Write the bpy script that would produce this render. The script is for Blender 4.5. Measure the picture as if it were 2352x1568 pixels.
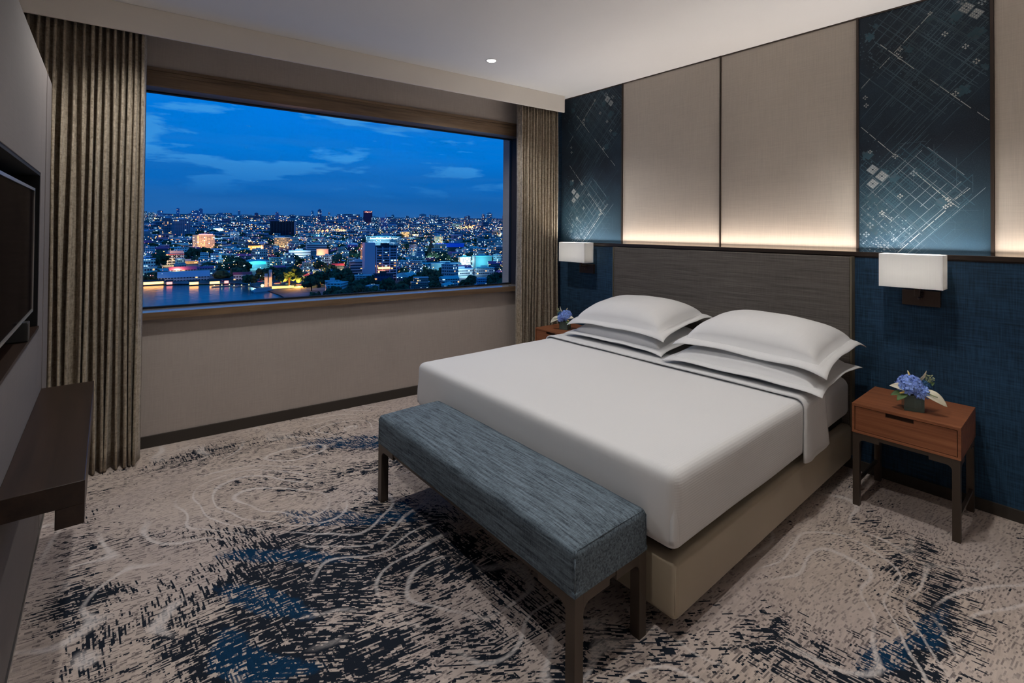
import bpy, bmesh, math, random
from mathutils import Vector, Matrix, noise as mnoise

for o in list(bpy.data.objects): bpy.data.objects.remove(o, do_unlink=True)
S = bpy.context.scene
COL = S.collection
PI = math.pi
sin, cos = math.sin, math.cos

# ------------------------------------------------------------------ camera
F_PX, W_PX, H_PX, PY = 1112.64, 2352.0, 1568.0, 513.6
YAW, PITCH, ROLL = 0.8760, 0.0115, 0.0077
CAM = Vector((3.6794, -3.5461, 1.4553))
fw = Vector((-sin(YAW)*cos(PITCH), cos(YAW)*cos(PITCH), sin(PITCH)))
rt = fw.cross(Vector((0, 0, 1))).normalized()
up = rt.cross(fw)
r2 = rt*cos(ROLL) + up*sin(ROLL)
u2 = -rt*sin(ROLL) + up*cos(ROLL)
cd = bpy.data.cameras.new('camera')
cam = bpy.data.objects.new('camera', cd); COL.objects.link(cam)
cam.matrix_world = Matrix(((r2.x, u2.x, -fw.x, CAM.x), (r2.y, u2.y, -fw.y, CAM.y), (r2.z, u2.z, -fw.z, CAM.z), (0, 0, 0, 1)))
cd.sensor_width = 36; cd.lens = 36*F_PX/W_PX
cd.shift_y = -(H_PX/2-PY)/W_PX
cd.clip_start = 0.02; cd.clip_end = 30000
S.camera = cam

# ------------------------------------------------------------------ exposure
S.view_settings.view_transform = 'Standard'
S.view_settings.look = 'None'
S.view_settings.exposure = 0.0
S.view_settings.gamma = 1.0
S.view_settings.use_curve_mapping = False

# ------------------------------------------------------------------ sky
def world_sky():
    w = bpy.data.worlds.new('dusk_sky'); S.world = w; w.use_nodes = True
    nt = w.node_tree; N = nt.nodes; L = nt.links
    for n in list(N): N.remove(n)
    out = N.new('ShaderNodeOutputWorld'); bg = N.new('ShaderNodeBackground')
    tc = N.new('ShaderNodeTexCoord'); sep = N.new('ShaderNodeSeparateXYZ')
    L.new(tc.outputs['Generated'], sep.inputs[0])
    ramp = N.new('ShaderNodeValToRGB'); ramp.color_ramp.interpolation = 'EASE'
    el = ramp.color_ramp.elements
    el[0].position = 0.0; el[0].color = (.026, .118, .35, 1)
    el[1].position = 0.5; el[1].color = (.0, .10, .42, 1)
    for p, c in ((.045, (.008, .118, .41, 1)), (.09, (.003, .142, .52, 1)), (.15, (.0, .185, .68, 1)), (.24, (.0, .20, .76, 1))):
        e = el.new(p); e.color = c
    L.new(sep.outputs['Z'], ramp.inputs['Fac'])
    # clouds: wide flat noise bands
    mp = N.new('ShaderNodeMapping'); mp.inputs['Scale'].default_value = (3.2, 3.2, 17); mp.inputs['Location'].default_value = (1.2, .4, .35)
    L.new(tc.outputs['Generated'], mp.inputs['Vector'])
    nz = N.new('ShaderNodeTexNoise'); nz.inputs['Scale'].default_value = 1.5; nz.inputs['Detail'].default_value = 9; nz.inputs['Roughness'].default_value = .55; nz.inputs['Distortion'].default_value = .25
    L.new(mp.outputs[0], nz.inputs['Vector'])
    cr = N.new('ShaderNodeMapRange'); cr.inputs['From Min'].default_value = .52; cr.inputs['From Max'].default_value = .575
    L.new(nz.outputs['Fac'], cr.inputs['Value'])
    hm = N.new('ShaderNodeMapRange'); hm.inputs['From Min'].default_value = .055; hm.inputs['From Max'].default_value = .13
    L.new(sep.outputs['Z'], hm.inputs['Value'])
    m1 = N.new('ShaderNodeMath'); m1.operation = 'MULTIPLY'; L.new(cr.outputs[0], m1.inputs[0]); L.new(hm.outputs[0], m1.inputs[1])
    m2 = N.new('ShaderNodeMath'); m2.operation = 'MULTIPLY'; L.new(m1.outputs[0], m2.inputs[0]); m2.inputs[1].default_value = .62
    mx = N.new('ShaderNodeMixRGB'); mx.inputs['Color2'].default_value = (.06, .36, .80, 1)
    L.new(m2.outputs[0], mx.inputs['Fac']); L.new(ramp.outputs[0], mx.inputs['Color1'])
    # dimmer purple-blue cloud shade lower down
    mp2 = N.new('ShaderNodeMapping'); mp2.inputs['Scale'].default_value = (2.0, 2.0, 22); mp2.inputs['Location'].default_value = (4.1, 2.0, 0)
    L.new(tc.outputs['Generated'], mp2.inputs['Vector'])
    nz2 = N.new('ShaderNodeTexNoise'); nz2.inputs['Scale'].default_value = 1.6; nz2.inputs['Detail'].default_value = 5
    L.new(mp2.outputs[0], nz2.inputs['Vector'])
    c2 = N.new('ShaderNodeMapRange'); c2.inputs['From Min'].default_value = .45; c2.inputs['From Max'].default_value = .7; c2.inputs['To Max'].default_value = .30
    L.new(nz2.outputs['Fac'], c2.inputs['Value'])
    mx2 = N.new('ShaderNodeMixRGB'); mx2.inputs['Color2'].default_value = (.030, .175, .50, 1)
    L.new(c2.outputs[0], mx2.inputs['Fac']); L.new(mx.outputs[0], mx2.inputs['Color1'])
    L.new(mx2.outputs[0], bg.inputs['Color']); bg.inputs['Strength'].default_value = 1.0
    L.new(bg.outputs[0], out.inputs['Surface'])
world_sky()

# ------------------------------------------------------------------ room lights (ceiling downlights)
def spot(name, loc, power, size=112, blend=.6, color=(1, .965, .925), radius=.035, tilt=(0, 0, 0), parent=None):
    l = bpy.data.lights.new(name, 'SPOT'); l.energy = power; l.spot_size = math.radians(size); l.spot_blend = blend
    l.color = color; l.shadow_soft_size = radius
    o = bpy.data.objects.new(name, l); COL.objects.link(o); o.location = loc; o.rotation_euler = tilt
    if parent: o.parent = parent
    return o
CEIL = 2.8
DOWNLIGHTS = [  # x, y, watts, cone degrees
    (.61, -1.214, 58, 134), (.60, -3.34, 66, 136), (2.98, -1.00, 50, 112), (2.72, -2.72, 60, 136), (4.75, -2.75, 110, 84)]  # last one is an added fill lamp, out of view

def uplight(name, x0, x1, power, color):      # lens-topped strip lights lying in the ledge, shining up the wall
    l = bpy.data.lights.new(name, 'AREA'); l.shape = 'RECTANGLE'; l.size = x1-x0; l.size_y = .012; l.energy = power; l.color = color; l.spread = math.radians(160)
    o = bpy.data.objects.new(name, l); COL.objects.link(o); o.location = ((x0+x1)/2, .016, 1.3285); o.rotation_euler = (math.radians(180+20), 0, 0); return o
uplight('ledge_light', .93, 2.73, 6.8, (1, .86, .74)); uplight('ledge_light', 3.35, 5.3, 6.8, (1, .86, .74))
uplight('ledge_light', .30, .91, 2.6, (.95, .97, 1)); uplight('ledge_light', 2.75, 3.32, 2.6, (.95, .97, 1))

# ------------------------------------------------------------------ helpers
def tag(o, label=None, cat=None, group=None, kind=None):
    if label: o['label'] = label
    if cat: o['category'] = cat
    if group: o['group'] = group
    if kind: o['kind'] = kind
    return o
def empty(name, loc=(0, 0, 0), rz=0):
    o = bpy.data.objects.new(name, None); COL.objects.link(o); o.location = loc; o.rotation_euler = (0, 0, rz)
    o.empty_display_size = .05
    return o
def link(name, me, mats, parent=None, smooth=False):
    for m in (mats if isinstance(mats, (list, tuple)) else [mats]): me.materials.append(m)
    o = bpy.data.objects.new(name, me); COL.objects.link(o)
    if parent: o.parent = parent
    if smooth:
        for p in me.polygons: p.use_smooth = True
    return o
class MB:
    def __init__(s): s.v = []; s.f = []; s.m = []
    def add(s, vs, fs, mi=0):
        b = len(s.v); s.v += [tuple(v) for v in vs]
        for f in fs: s.f.append([b+i for i in f]); s.m.append(mi)
        return s
    def box(s, x0, x1, y0, y1, z0, z1, mi=0, M=None):
        vs = [Vector((x, y, z)) for x in (x0, x1) for y in (y0, y1) for z in (z0, z1)]
        if M: vs = [M @ v for v in vs]
        return s.add(vs, [(0, 1, 3, 2), (4, 6, 7, 5), (0, 4, 5, 1), (2, 3, 7, 6), (0, 2, 6, 4), (1, 5, 7, 3)], mi)
    def prism(s, pts, axis, a0, a1, mi=0):   # 2-D outline extruded along an axis
        n = len(pts)
        def P(p, a):
            return (a, p[0], p[1]) if axis == 'x' else ((p[0], a, p[1]) if axis == 'y' else (p[0], p[1], a))
        vs = [P(p, a0) for p in pts] + [P(p, a1) for p in pts]
        fs = [tuple(range(n))[::-1], tuple(range(n, 2*n))] + [(i, (i+1) % n, n+(i+1) % n, n+i) for i in range(n)]
        return s.add(vs, fs, mi)
    def cyl(s, p0, p1, r0, r1=None, n=16, mi=0, cap=True):
        p0 = Vector(p0); p1 = Vector(p1); r1 = r0 if r1 is None else r1
        d = (p1-p0).normalized(); a = d.orthogonal().normalized(); b = d.cross(a)
        vs = [p0+(a*cos(2*PI*i/n)+b*sin(2*PI*i/n))*r0 for i in range(n)] + [p1+(a*cos(2*PI*i/n)+b*sin(2*PI*i/n))*r1 for i in range(n)]
        fs = [(i, (i+1) % n, n+(i+1) % n, n+i) for i in range(n)]
        if cap: fs += [tuple(range(n))[::-1], tuple(range(n, 2*n))]
        return s.add(vs, fs, mi)
    def ball(s, c, r, nu=10, nv=6, mi=0, sc=(1, 1, 1)):
        vs = [(c[0], c[1], c[2]+r*sc[2])]
        for j in range(1, nv):
            t = PI*j/nv
            for i in range(nu): vs.append((c[0]+r*sc[0]*sin(t)*cos(2*PI*i/nu), c[1]+r*sc[1]*sin(t)*sin(2*PI*i/nu), c[2]+r*sc[2]*cos(t)))
        vs.append((c[0], c[1], c[2]-r*sc[2])); last = len(vs)-1
        fs = [(0, 1+i, 1+(i+1) % nu) for i in range(nu)]
        for j in range(nv-2):
            for i in range(nu): a = 1+j*nu+i; b = 1+j*nu+(i+1) % nu; fs.append((a, a+nu, b+nu, b))
        fs += [(last, 1+(nv-2)*nu+(i+1) % nu, 1+(nv-2)*nu+i) for i in range(nu)]
        return s.add(vs, fs, mi)
    def build(s, name, mats, parent=None, smooth=False, bevel=0, seg=2, recalc=True):
        me = bpy.data.meshes.new(name); me.from_pydata(s.v, [], s.f)
        for p, mi in zip(me.polygons, s.m): p.material_index = mi
        if recalc:
            bm = bmesh.new(); bm.from_mesh(me); bmesh.ops.recalc_face_normals(bm, faces=bm.faces); bm.to_mesh(me); bm.free()
        o = link(name, me, mats, parent, smooth)
        if bevel:
            b = o.modifiers.new('edge', 'BEVEL'); b.width = bevel; b.segments = seg; b.limit_method = 'ANGLE'; b.angle_limit = math.radians(40)
        return o
def rbox(x0, x1, y0, y1, z0, z1, r, step=.03, disp=None):
    """rounded box as a fine surface; disp(v, n) may move the skin"""
    def ax(a, b):
        n = max(2, int(round((b-a-2*r)/step)))
        k = 5
        e = [a + r - r*cos(PI/2*i/k) for i in range(k)]
        mid = [a+r+(b-a-2*r)*i/n for i in range(n+1)]
        e2 = [b - r + r*cos(PI/2*i/k) for i in range(k)][::-1]
        return e + mid + e2
    X, Y, Z = ax(x0, x1), ax(y0, y1), ax(z0, z1)
    idx = {}; vs = []; fs = []
    def vid(i, j, k):
        key = (i, j, k)
        if key not in idx:
            p = Vector((X[i], Y[j], Z[k]))
            c = Vector((min(max(p.x, x0+r), x1-r), min(max(p.y, y0+r), y1-r), min(max(p.z, z0+r), z1-r)))
            d = p-c
            n = d.normalized() if d.length > 1e-9 else Vector((0, 0, 1))
            q = c+n*r if d.length > 1e-9 else p
            if disp: q = disp(q, n)
            idx[key] = len(vs); vs.append(q)
        return idx[key]
    nx, ny, nz = len(X)-1, len(Y)-1, len(Z)-1
    for i in range(nx):
        for j in range(ny):
            fs.append((vid(i, j, 0), vid(i, j+1, 0), vid(i+1, j+1, 0), vid(i+1, j, 0)))
            fs.append((vid(i, j, nz), vid(i+1, j, nz), vid(i+1, j+1, nz), vid(i, j+1, nz)))
    for i in range(nx):
        for k in range(nz):
            fs.append((vid(i, 0, k), vid(i+1, 0, k), vid(i+1, 0, k+1), vid(i, 0, k+1)))
            fs.append((vid(i, ny, k), vid(i, ny, k+1), vid(i+1, ny, k+1), vid(i+1, ny, k)))
    for j in range(ny):
        for k in range(nz):
            fs.append((vid(0, j, k), vid(0, j, k+1), vid(0, j+1, k+1), vid(0, j+1, k)))
            fs.append((vid(nx, j, k), vid(nx, j+1, k), vid(nx, j+1, k+1), vid(nx, j, k+1)))
    mb = MB(); mb.add(vs, fs); return mb

# ------------------------------------------------------------------ materials
class NT:
    """small wrapper for building node trees"""
    def __init__(s, name):
        s.mat = bpy.data.materials.new(name); s.mat.use_nodes = True; s.t = s.mat.node_tree
        s.N = s.t.nodes; s.L = s.t.links
        s.bsdf = s.N['Principled BSDF']; s.out = s.N['Material Output']
        s.bsdf.inputs['Specular IOR Level'].default_value = .3
    def n(s, ty, **kw):
        nd = s.N.new('ShaderNode'+ty)
        for k, v in kw.items():
            if k in nd.inputs: s.put(nd.inputs[k], v)
            else: setattr(nd, k, v)
        return nd
    def put(s, sock, v):
        if hasattr(v, 'bl_idname') and hasattr(v, 'outputs'): v = v.outputs[0]
        if isinstance(v, bpy.types.NodeSocket): s.L.new(v, sock)
        elif isinstance(v, (tuple, list)) and len(v) == 3 and sock.type == 'RGBA': sock.default_value = (*v, 1)
        else: sock.default_value = v
    def math(s, op, a, b=0.0, c=None, clamp=False):
        nd = s.N.new('ShaderNodeMath'); nd.operation = op; nd.use_clamp = clamp
        s.put(nd.inputs[0], a); s.put(nd.inputs[1], b)
        if c is not None: s.put(nd.inputs[2], c)
        return nd.outputs[0]
    def coords(s, scale=(1, 1, 1), rot=(0, 0, 0), loc=(0, 0, 0), which='Object', src=None):
        if src is None:
            tc = s.N.new('ShaderNodeTexCoord'); src = tc.outputs[which]
        mp = s.N.new('ShaderNodeMapping'); mp.inputs['Scale'].default_value = scale; mp.inputs['Rotation'].default_value = rot; mp.inputs['Location'].default_value = loc
        s.L.new(src, mp.inputs[0]); return mp.outputs[0]
    def noise(s, vec, scale, detail=2, rough=.5, dist=0):
        nd = s.n('TexNoise'); s.L.new(vec, nd.inputs['Vector'])
        nd.inputs['Scale'].default_value = scale; nd.inputs['Detail'].default_value = detail; nd.inputs['Roughness'].default_value = rough; nd.inputs['Distortion'].default_value = dist
        return nd.outputs['Fac']
    def rng(s, v, a, b, c=0.0, d=1.0):
        nd = s.n('MapRange'); s.put(nd.inputs['Value'], v)
        for k, x in zip(('From Min', 'From Max', 'To Min', 'To Max'), (a, b, c, d)): nd.inputs[k].default_value = x
        return nd.outputs[0]
    def mix(s, f, a, b, mode='MIX'):
        nd = s.N.new('ShaderNodeMixRGB'); nd.blend_type = mode
        s.put(nd.inputs[0], f); s.put(nd.inputs[1], a); s.put(nd.inputs[2], b); return nd.outputs[0]
    def bump(s, h, strength=.3, dist=.002):
        nd = s.n('Bump'); s.put(nd.inputs['Height'], h); nd.inputs['Strength'].default_value = strength; nd.inputs['Distance'].default_value = dist
        s.L.new(nd.outputs[0], s.bsdf.inputs['Normal'])
    def base(s, c): s.put(s.bsdf.inputs['Base Color'], c)
    def set(s, **kw):
        for k, v in kw.items(): s.put(s.bsdf.inputs[k.replace('_', ' ')], v)
        return s

def plain(name, c, rough=.6, metal=0.0, spec=.3, var=.04, vs=3):
    t = NT(name); v = t.noise(t.coords(), vs, 3)
    k = t.rng(v, .3, .7, 1-var, 1+var)
    t.base(t.mix(1.0, (*c, 1), k, 'MULTIPLY')); t.set(Roughness=rough, Metallic=metal); t.bsdf.inputs['Specular IOR Level'].default_value = spec
    return t.mat
def weave(name, c, dark=.75, sx=300, sz=300, rough=.85, axes='xz', amt=1.0, blot=.06, bmp=.25):
    """woven cloth seen from a few metres: fine warp and weft streaks"""
    t = NT(name); a = t.coords()
    i, j = {'xz': (0, 2), 'xy': (0, 1), 'yz': (1, 2)}[axes]
    s1 = [6.0]*3; s1[i] = sx; s1[j] = 8.0
    s2 = [6.0]*3; s2[j] = sz; s2[i] = 8.0
    n1 = t.noise(t.coords(tuple(s1)), 1, 2); n2 = t.noise(t.coords(tuple(s2)), 1, 2)
    m = t.math('MULTIPLY', t.math('ADD', n1, n2), .5)
    k = t.rng(m, .36, .64, dark, 2-dark)
    b = t.rng(t.noise(a, 2.5, 3), .3, .7, 1-blot, 1+blot)
    t.base(t.mix(1.0, t.mix(1.0, (*c, 1), k, 'MULTIPLY'), b, 'MULTIPLY'))
    t.set(Roughness=rough); t.bump(m, bmp, .001); return t.mat
def wood(name, c1, c2, axis='x', scale=1.0, rough=.38, spec=.4):
    t = NT(name); s = [14.0, 14.0, 14.0]; s['xyz'.index(axis)] = .9
    n1 = t.noise(t.coords(tuple(q*scale for q in s)), 1.4, 5, .6, .6)
    s2 = [120.0, 120.0, 120.0]; s2['xyz'.index(axis)] = 3
    n2 = t.noise(t.coords(tuple(q*scale for q in s2)), 1, 3)
    f = t.math('ADD', t.math('MULTIPLY', n1, .7), t.math('MULTIPLY', n2, .3))
    t.base(t.mix(t.rng(f, .35, .65), (*c1, 1), (*c2, 1))); t.set(Roughness=rough); t.bsdf.inputs['Specular IOR Level'].default_value = spec
    t.bump(n2, .1, .0005); return t.mat

M = {}
M['ceiling'] = plain('ceiling_paint', (.80, .79, .785), .9, var=.01)
M['fascia'] = plain('fascia_paint', (.76, .71, .65), .8, var=.02)
M['wall'] = weave('window_wall_cover', (.42, .37, .335), .95, 120, 260, axes='yz', blot=.03, bmp=.05)
M['wall_plain'] = plain('plain_wall_paint', (.66, .62, .58), .85, var=.02)
M['panel_beige'] = weave('beige_linen_panel', (.50, .445, .385), .93, 330, 420, axes='xz', blot=.03, bmp=.1)
M['tv_panel'] = weave('tv_wall_panel', (.17, .15, .142), .94, 200, 300, axes='xz', blot=.03, bmp=.08)
M['bluewall'] = weave('navy_grasscloth', (.014, .044, .088), .55, 190, 120, axes='xz', blot=.22, bmp=.5)
M['dark_trim'] = plain('dark_bronze_trim', (.045, .032, .025), .4, .3, .4)
M['skirting'] = plain('dark_skirting', (.045, .038, .032), .5)
M['black'] = plain('black_gap', (.006, .006, .007), .7)
M['win_wood'] = wood('window_board_wood', (.10, .062, .036), (.22, .142, .082), 'y', 1, .42)
M['sill_top'] = plain('sill_lacquer', (.22, .19, .16), .16, 0, .6)
M['walnut'] = wood('red_walnut', (.19, .062, .026), (.36, .135, .060), 'x', 1.2, .38)
M['walnut_dark'] = wood('dark_walnut_console', (.012, .006, .004), (.030, .016, .010), 'x', 1.0, .33)
M['metal'] = plain('bronze_brown_metal', (.085, .066, .052), .42, .55, .4)
M['metal2'] = plain('sconce_bronze', (.060, .042, .034), .38, .6, .4)
M['leather'] = plain('taupe_leatherette', (.36, .305, .225), .42, 0, .45, var=.03)
M['sheet'] = weave('white_cotton', (.65, .65, .65), .985, 300, 300, axes='xy', blot=.01, bmp=.04)
M['steel'] = plain('brushed_steel', (.55, .53, .50), .3, .9, .5)

def curtain_mat():
    t = NT('khaki_curtain_cloth')
    n1 = t.noise(t.coords((70, 70, 14)), 1.5, 4, .75); n2 = t.noise(t.coords((24, 24, 60)), 1.5, 3, .6)
    f = t.math('ADD', t.math('MULTIPLY', n1, .6), t.math('MULTIPLY', n2, .4))
    t.base(t.mix(t.rng(f, .36, .64), (.150, .118, .080, 1), (.46, .385, .29, 1))); t.set(Roughness=.8)
    t.bsdf.inputs['Sheen Weight'].default_value = .25
    t.bump(f, .35, .002); return t.mat
M['curtain'] = curtain_mat()
def stripe_head():
    t = NT('ribbed_headboard_cloth')
    n1 = t.noise(t.coords((2.2, 2, 150)), 1, 3, .6); n2 = t.noise(t.coords((6, 2, 420)), 1, 2)
    n3 = t.noise(t.coords((260, 2, 9)), 1, 2)
    f = t.math('ADD', t.math('MULTIPLY', n1, .5), t.math('MULTIPLY', n2, .35)); f = t.math('ADD', f, t.math('MULTIPLY', n3, .15))
    t.base(t.mix(t.rng(f, .38, .62), (.068, .060, .054, 1), (.150, .133, .117, 1))); t.set(Roughness=.7); t.bump(f, .4, .002); return t.mat
M['headboard'] = stripe_head()
def bench_mat():
    t = NT('blue_grey_melange')
    n1 = t.noise(t.coords((7, 120, 120)), 1, 4, .65); n2 = t.noise(t.coords((300, 60, 60)), 1, 2); n3 = t.noise(t.coords((60, 420, 420)), 1, 1)
    f = t.math('ADD', t.math('MULTIPLY', n1, .62), t.math('ADD', t.math('MULTIPLY', n2, .19), t.math('MULTIPLY', n3, .19)))
    t.base(t.mix(t.rng(f, .38, .62), (.030, .042, .055, 1), (.170, .222, .265, 1))); t.set(Roughness=.85); t.bump(f, .5, .0015)
    return t.mat
M['bench'] = bench_mat()
def duvet_mat():
    """white cotton with a small raised rib grid, stronger on the drop"""
    t = NT('ribbed_white_cover')
    g = t.n('NewGeometry')
    sx = t.n('SeparateXYZ'); t.L.new(t.coords((1, 1, 1)), sx.inputs[0])
    a = t.math('SINE', t.math('MULTIPLY', sx.outputs[0], 2*PI/.0095))
    nx = t.n('SeparateXYZ'); t.L.new(g.outputs['Normal'], nx.inputs[0])
    axx = t.math('GREATER_THAN', t.math('ABSOLUTE', nx.outputs[0]), .7)
    zz = t.math('SINE', t.math('MULTIPLY', sx.outputs[2], 2*PI/.0095))
    h = t.math('ADD', t.math('MULTIPLY', a, t.math('SUBTRACT', 1.0, axx)), t.math('MULTIPLY', zz, axx))
    t.base((.65, .65, .65)); t.set(Roughness=.75); t.bump(h, .13, .0009); return t.mat
M['duvet'] = duvet_mat()

# ------------------------------------------------------------------ carpet
def blob(l, x, y):
    s = 0
    for cx, cy, a, b, ang, w in l:
        dx, dy = x-cx, y-cy; c, q = cos(ang), sin(ang)
        u = (dx*c+dy*q)/a; v = (-dx*q+dy*c)/b
        s += w*math.exp(-(u*u+v*v))
    return s
DARK = [  # where the woven dark dashes gather: x, y, half length, half width, angle, weight
    (1.45, -2.72, .55, .17, .72, .9), (1.62, -2.98, .30, .22, .5, .85), (1.95, -2.85, .42, .25, .5, .8), (1.45, -2.38, .40, .20, .2, .85),
    (1.68, -3.30, .38, .14, .3, .75), (1.30, -3.60, .45, .10, .1, .8), (.48, -2.25, .50, .13, .9, .75), (.02, -3.05, .12, .40, -.09, .75),
    (.62, -1.85, .30, .2, 1.2, .7), (.80, -2.45, .5, .10, 1.1, .6), (1.05, -3.15, .5, .10, .9, .35), (1.2, -3.45, .4, .08, 1.2, .5), (.9, -2.05, .4, .1, 1.2, .5), (.35, -2.75, .5, .07, 1.1, .4), (2.05, -2.30, .5, .16, .1, .6), (2.40, -2.52, .45, .10, .1, .55), (2.15, -3.0, .4, .2, .5, .5),
    (.85, -2.70, .28, .08, .9, .45), (.45, -3.62, .35, .10, 0, .42), (.10, -2.3, .10, .5, -.09, .40),
    (3.16, -.85, .16, .30, .25, .62), (3.32, -1.10, .12, .34, -.1, .62), (3.22, -1.55, .14, .30, -.3, .72), (2.98, -1.72, .16, .2, .2, .62),
    (2.72, -2.02, .22, .16, .5, .60), (3.50, -.60, .18, .10, .3, .45), (3.06, -.60, .20, .07, .1, .42), (2.62, -2.30, .2, .2, 0, .45), (3.6, -1.7, .3, .3, 0, .4)]
BLUE = [(1.38, -2.92, .34, .05, .85, 1), (1.62, -3.05, .26, .06, .6, 1), (1.30, -2.60, .25, .05, .9, .9), (1.95, -3.1, .2, .05, .9, .8), (.46, -2.24, .46, .10, .95, 1.1), (1.15, -2.72, .20, .06, .8, .9), (.60, -1.9, .2, .15, 1, .8),
        (1.35, -2.33, .2, .12, .3, .6), (3.30, -1.12, .06, .2, 0, .6), (3.20, -1.5, .07, .22, -.3, .7), (1.75, -3.2, .2, .08, .3, .7)]
RELIEF = [(.88, -2.80, .42, .34, .6, 1), (.30, -2.15, .35, .28, .8, .8), (2.95, -1.62, .40, .34, .3, .9), (3.0, -.9, .3, .4, 0, .6), (1.5, -2.45, .3, .3, 0, .6)]
def carpet():
    x0, x1, y0, y1, st = -.75, 5.6, -4.3, .15, .05
    nx = int((x1-x0)/st); ny = int((y1-y0)/st)
    vs = [(x0+i*st, y0+j*st, 0) for j in range(ny+1) for i in range(nx+1)]
    fs = [(j*(nx+1)+i, j*(nx+1)+i+1, (j+1)*(nx+1)+i+1, (j+1)*(nx+1)+i) for j in range(ny) for i in range(nx)]
    me = bpy.data.meshes.new('floor'); me.from_pydata(vs, [], fs)
    a = me.attributes.new('dark', 'FLOAT', 'POINT'); b = me.attributes.new('blue', 'FLOAT', 'POINT'); r_ = me.attributes.new('relief', 'FLOAT', 'POINT')
    for i, v in enumerate(vs):
        a.data[i].value = min(1.0, blob(DARK, v[0], v[1])); b.data[i].value = min(1.0, blob(BLUE, v[0], v[1])); r_.data[i].value = blob(RELIEF, v[0], v[1])
    t = NT('patterned_carpet')
    co = t.coords()
    # gentle wander so the weave directions are not ruler straight
    wn = t.n('TexNoise'); t.L.new(co, wn.inputs['Vector']); wn.inputs['Scale'].default_value = 1.3; wn.inputs['Detail'].default_value = 1
    wv = t.n('VectorMath', operation='MULTIPLY_ADD'); t.L.new(wn.outputs['Color'], wv.inputs[0]); wv.inputs[1].default_value = (.12, .12, 0); t.L.new(co, wv.inputs[2])
    w = wv.outputs[0]
    ad = t.n('Attribute', attribute_name='dark').outputs['Fac']; ab = t.n('Attribute', attribute_name='blue').outputs['Fac']
    ar = t.n('Attribute', attribute_name='relief').outputs['Fac']
    def snapped(cell, rot, scale, loc=(0, 0, 0)):   # woven look: the pattern steps from tuft to tuft
        r_ = t.coords((1, 1, 1), (0, 0, rot), loc, src=w)
        sn = t.n('VectorMath', operation='SNAP'); t.L.new(r_, sn.inputs[0]); sn.inputs[1].default_value = (cell[0], cell[1], 1)
        return t.coords(scale, src=sn.outputs[0])
    dA = t.noise(snapped((.0055, .013), math.radians(7), (120, 13, 1)), 1, 2.5, .62)
    dB = t.noise(snapped((.013, .0055), math.radians(-5), (13, 120, 1), (3, 1, 0)), 1, 2.5, .62)
    dC = t.noise(snapped((.0055, .013), math.radians(38), (110, 15, 1), (7, 2, 0)), 1, 2.5, .62)
    sel = t.rng(t.noise(co, 1.7, 2), .40, .60)
    sel2 = t.rng(t.noise(t.coords((1, 1, 1), loc=(5, 5, 0)), 1.5, 1), .52, .60)
    def bw(x):
        q = t.n('RGBToBW'); t.L.new(x, q.inputs[0]); return q.outputs[0]
    d = bw(t.mix(sel2, t.mix(sel, dA, dB), dC))
    cross = t.math('MAXIMUM', dA, dB)
    edge = t.noise(t.coords((1, 1, 1)), 6, 5, .68)
    streak = t.noise(t.coords((9, 1.6, 1), (0, 0, math.radians(-28)), src=w), 1, 3, .6)
    mod = t.math('ADD', t.math('MULTIPLY', t.math('SUBTRACT', edge, .5), .95), t.math('MULTIPLY', t.math('SUBTRACT', streak, .5), 1.5))
    m = t.math('ADD', t.math('ADD', ad, .09), mod)
    thr = t.rng(m, -.15, 1.02, .72, .452)
    k = t.rng(t.math('SUBTRACT', d, thr), -.006, .010)
    k2 = t.rng(t.math('SUBTRACT', cross, t.rng(m, .1, 1.1, .80, .585)), -.006, .010)
    k = t.math('MAXIMUM', k, k2)
    # light contour lines like a relief map
    rel = t.math('ADD', t.math('MULTIPLY', t.noise(t.coords((1.0, .8, 1), (0, 0, .5)), 1.35, 2, .4), .9), t.math('MULTIPLY', ar, .42))
    fr = t.math('ABSOLUTE', t.math('SUBTRACT', t.math('FRACT', t.math('MULTIPLY', rel, 12)), .5))
    ln = t.rng(fr, .03, .095, 1, 0)
    brk = t.rng(t.math('ADD', t.noise(co, 1.5, 2), t.math('MULTIPLY', ar, .10)), .47, .55); ln = t.math('MULTIPLY', ln, brk)
    ln = t.math('MULTIPLY', ln, t.rng(t.noise(t.coords((140, 40, 1)), 1, 1), .3, .55, .45, 1))
    # ground colour
    bnz = t.noise(snapped((.006, .02), 0, (70, 9, 1)), 1, 3, .6); bn2 = t.noise(co, 2.6, 4, .6)
    ground = t.mix(t.rng(bnz, .3, .7), (.37, .305, .265, 1), (.60, .505, .44, 1))
    ground = t.mix(t.rng(bn2, .38, .68, 0, .6), ground, (.64, .55, .49, 1))
    ground = t.mix(t.rng(t.noise(t.coords(loc=(9, 3, 0)), 1.1, 2), .45, .62, 0, .35), ground, (.43, .37, .375, 1))
    fine = t.rng(t.noise(snapped((.005, .01), .12, (190, 30, 1), (1, 1, 0)), 1, 2), .54, .60)
    ground = t.mix(t.math('MULTIPLY', fine, t.rng(m, -.35, .35, .10, .80)), ground, (.11, .09, .095, 1))
    bl = t.rng(t.math('ADD', ab, t.math('MULTIPLY', t.math('SUBTRACT', edge, .5), 1.3)), .40, .58)
    dark = t.mix(bl, (.013, .018, .028, 1), (.004, .030, .075, 1))
    c = t.mix(k, ground, dark)
    solid = t.math('MULTIPLY', bl, t.rng(bw(t.mix(sel, dB, dA)), .495, .52)); c = t.mix(t.math('MULTIPLY', solid, .85), c, (.005, .036, .088, 1))
    c = t.mix(t.math('MULTIPLY', ln, .72), c, (.72, .67, .65, 1))
    t.base(c); t.set(Roughness=.95); t.bsdf.inputs['Specular IOR Level'].default_value = .1
    t.bump(t.noise(co, 420, 1), .5, .003)
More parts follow.
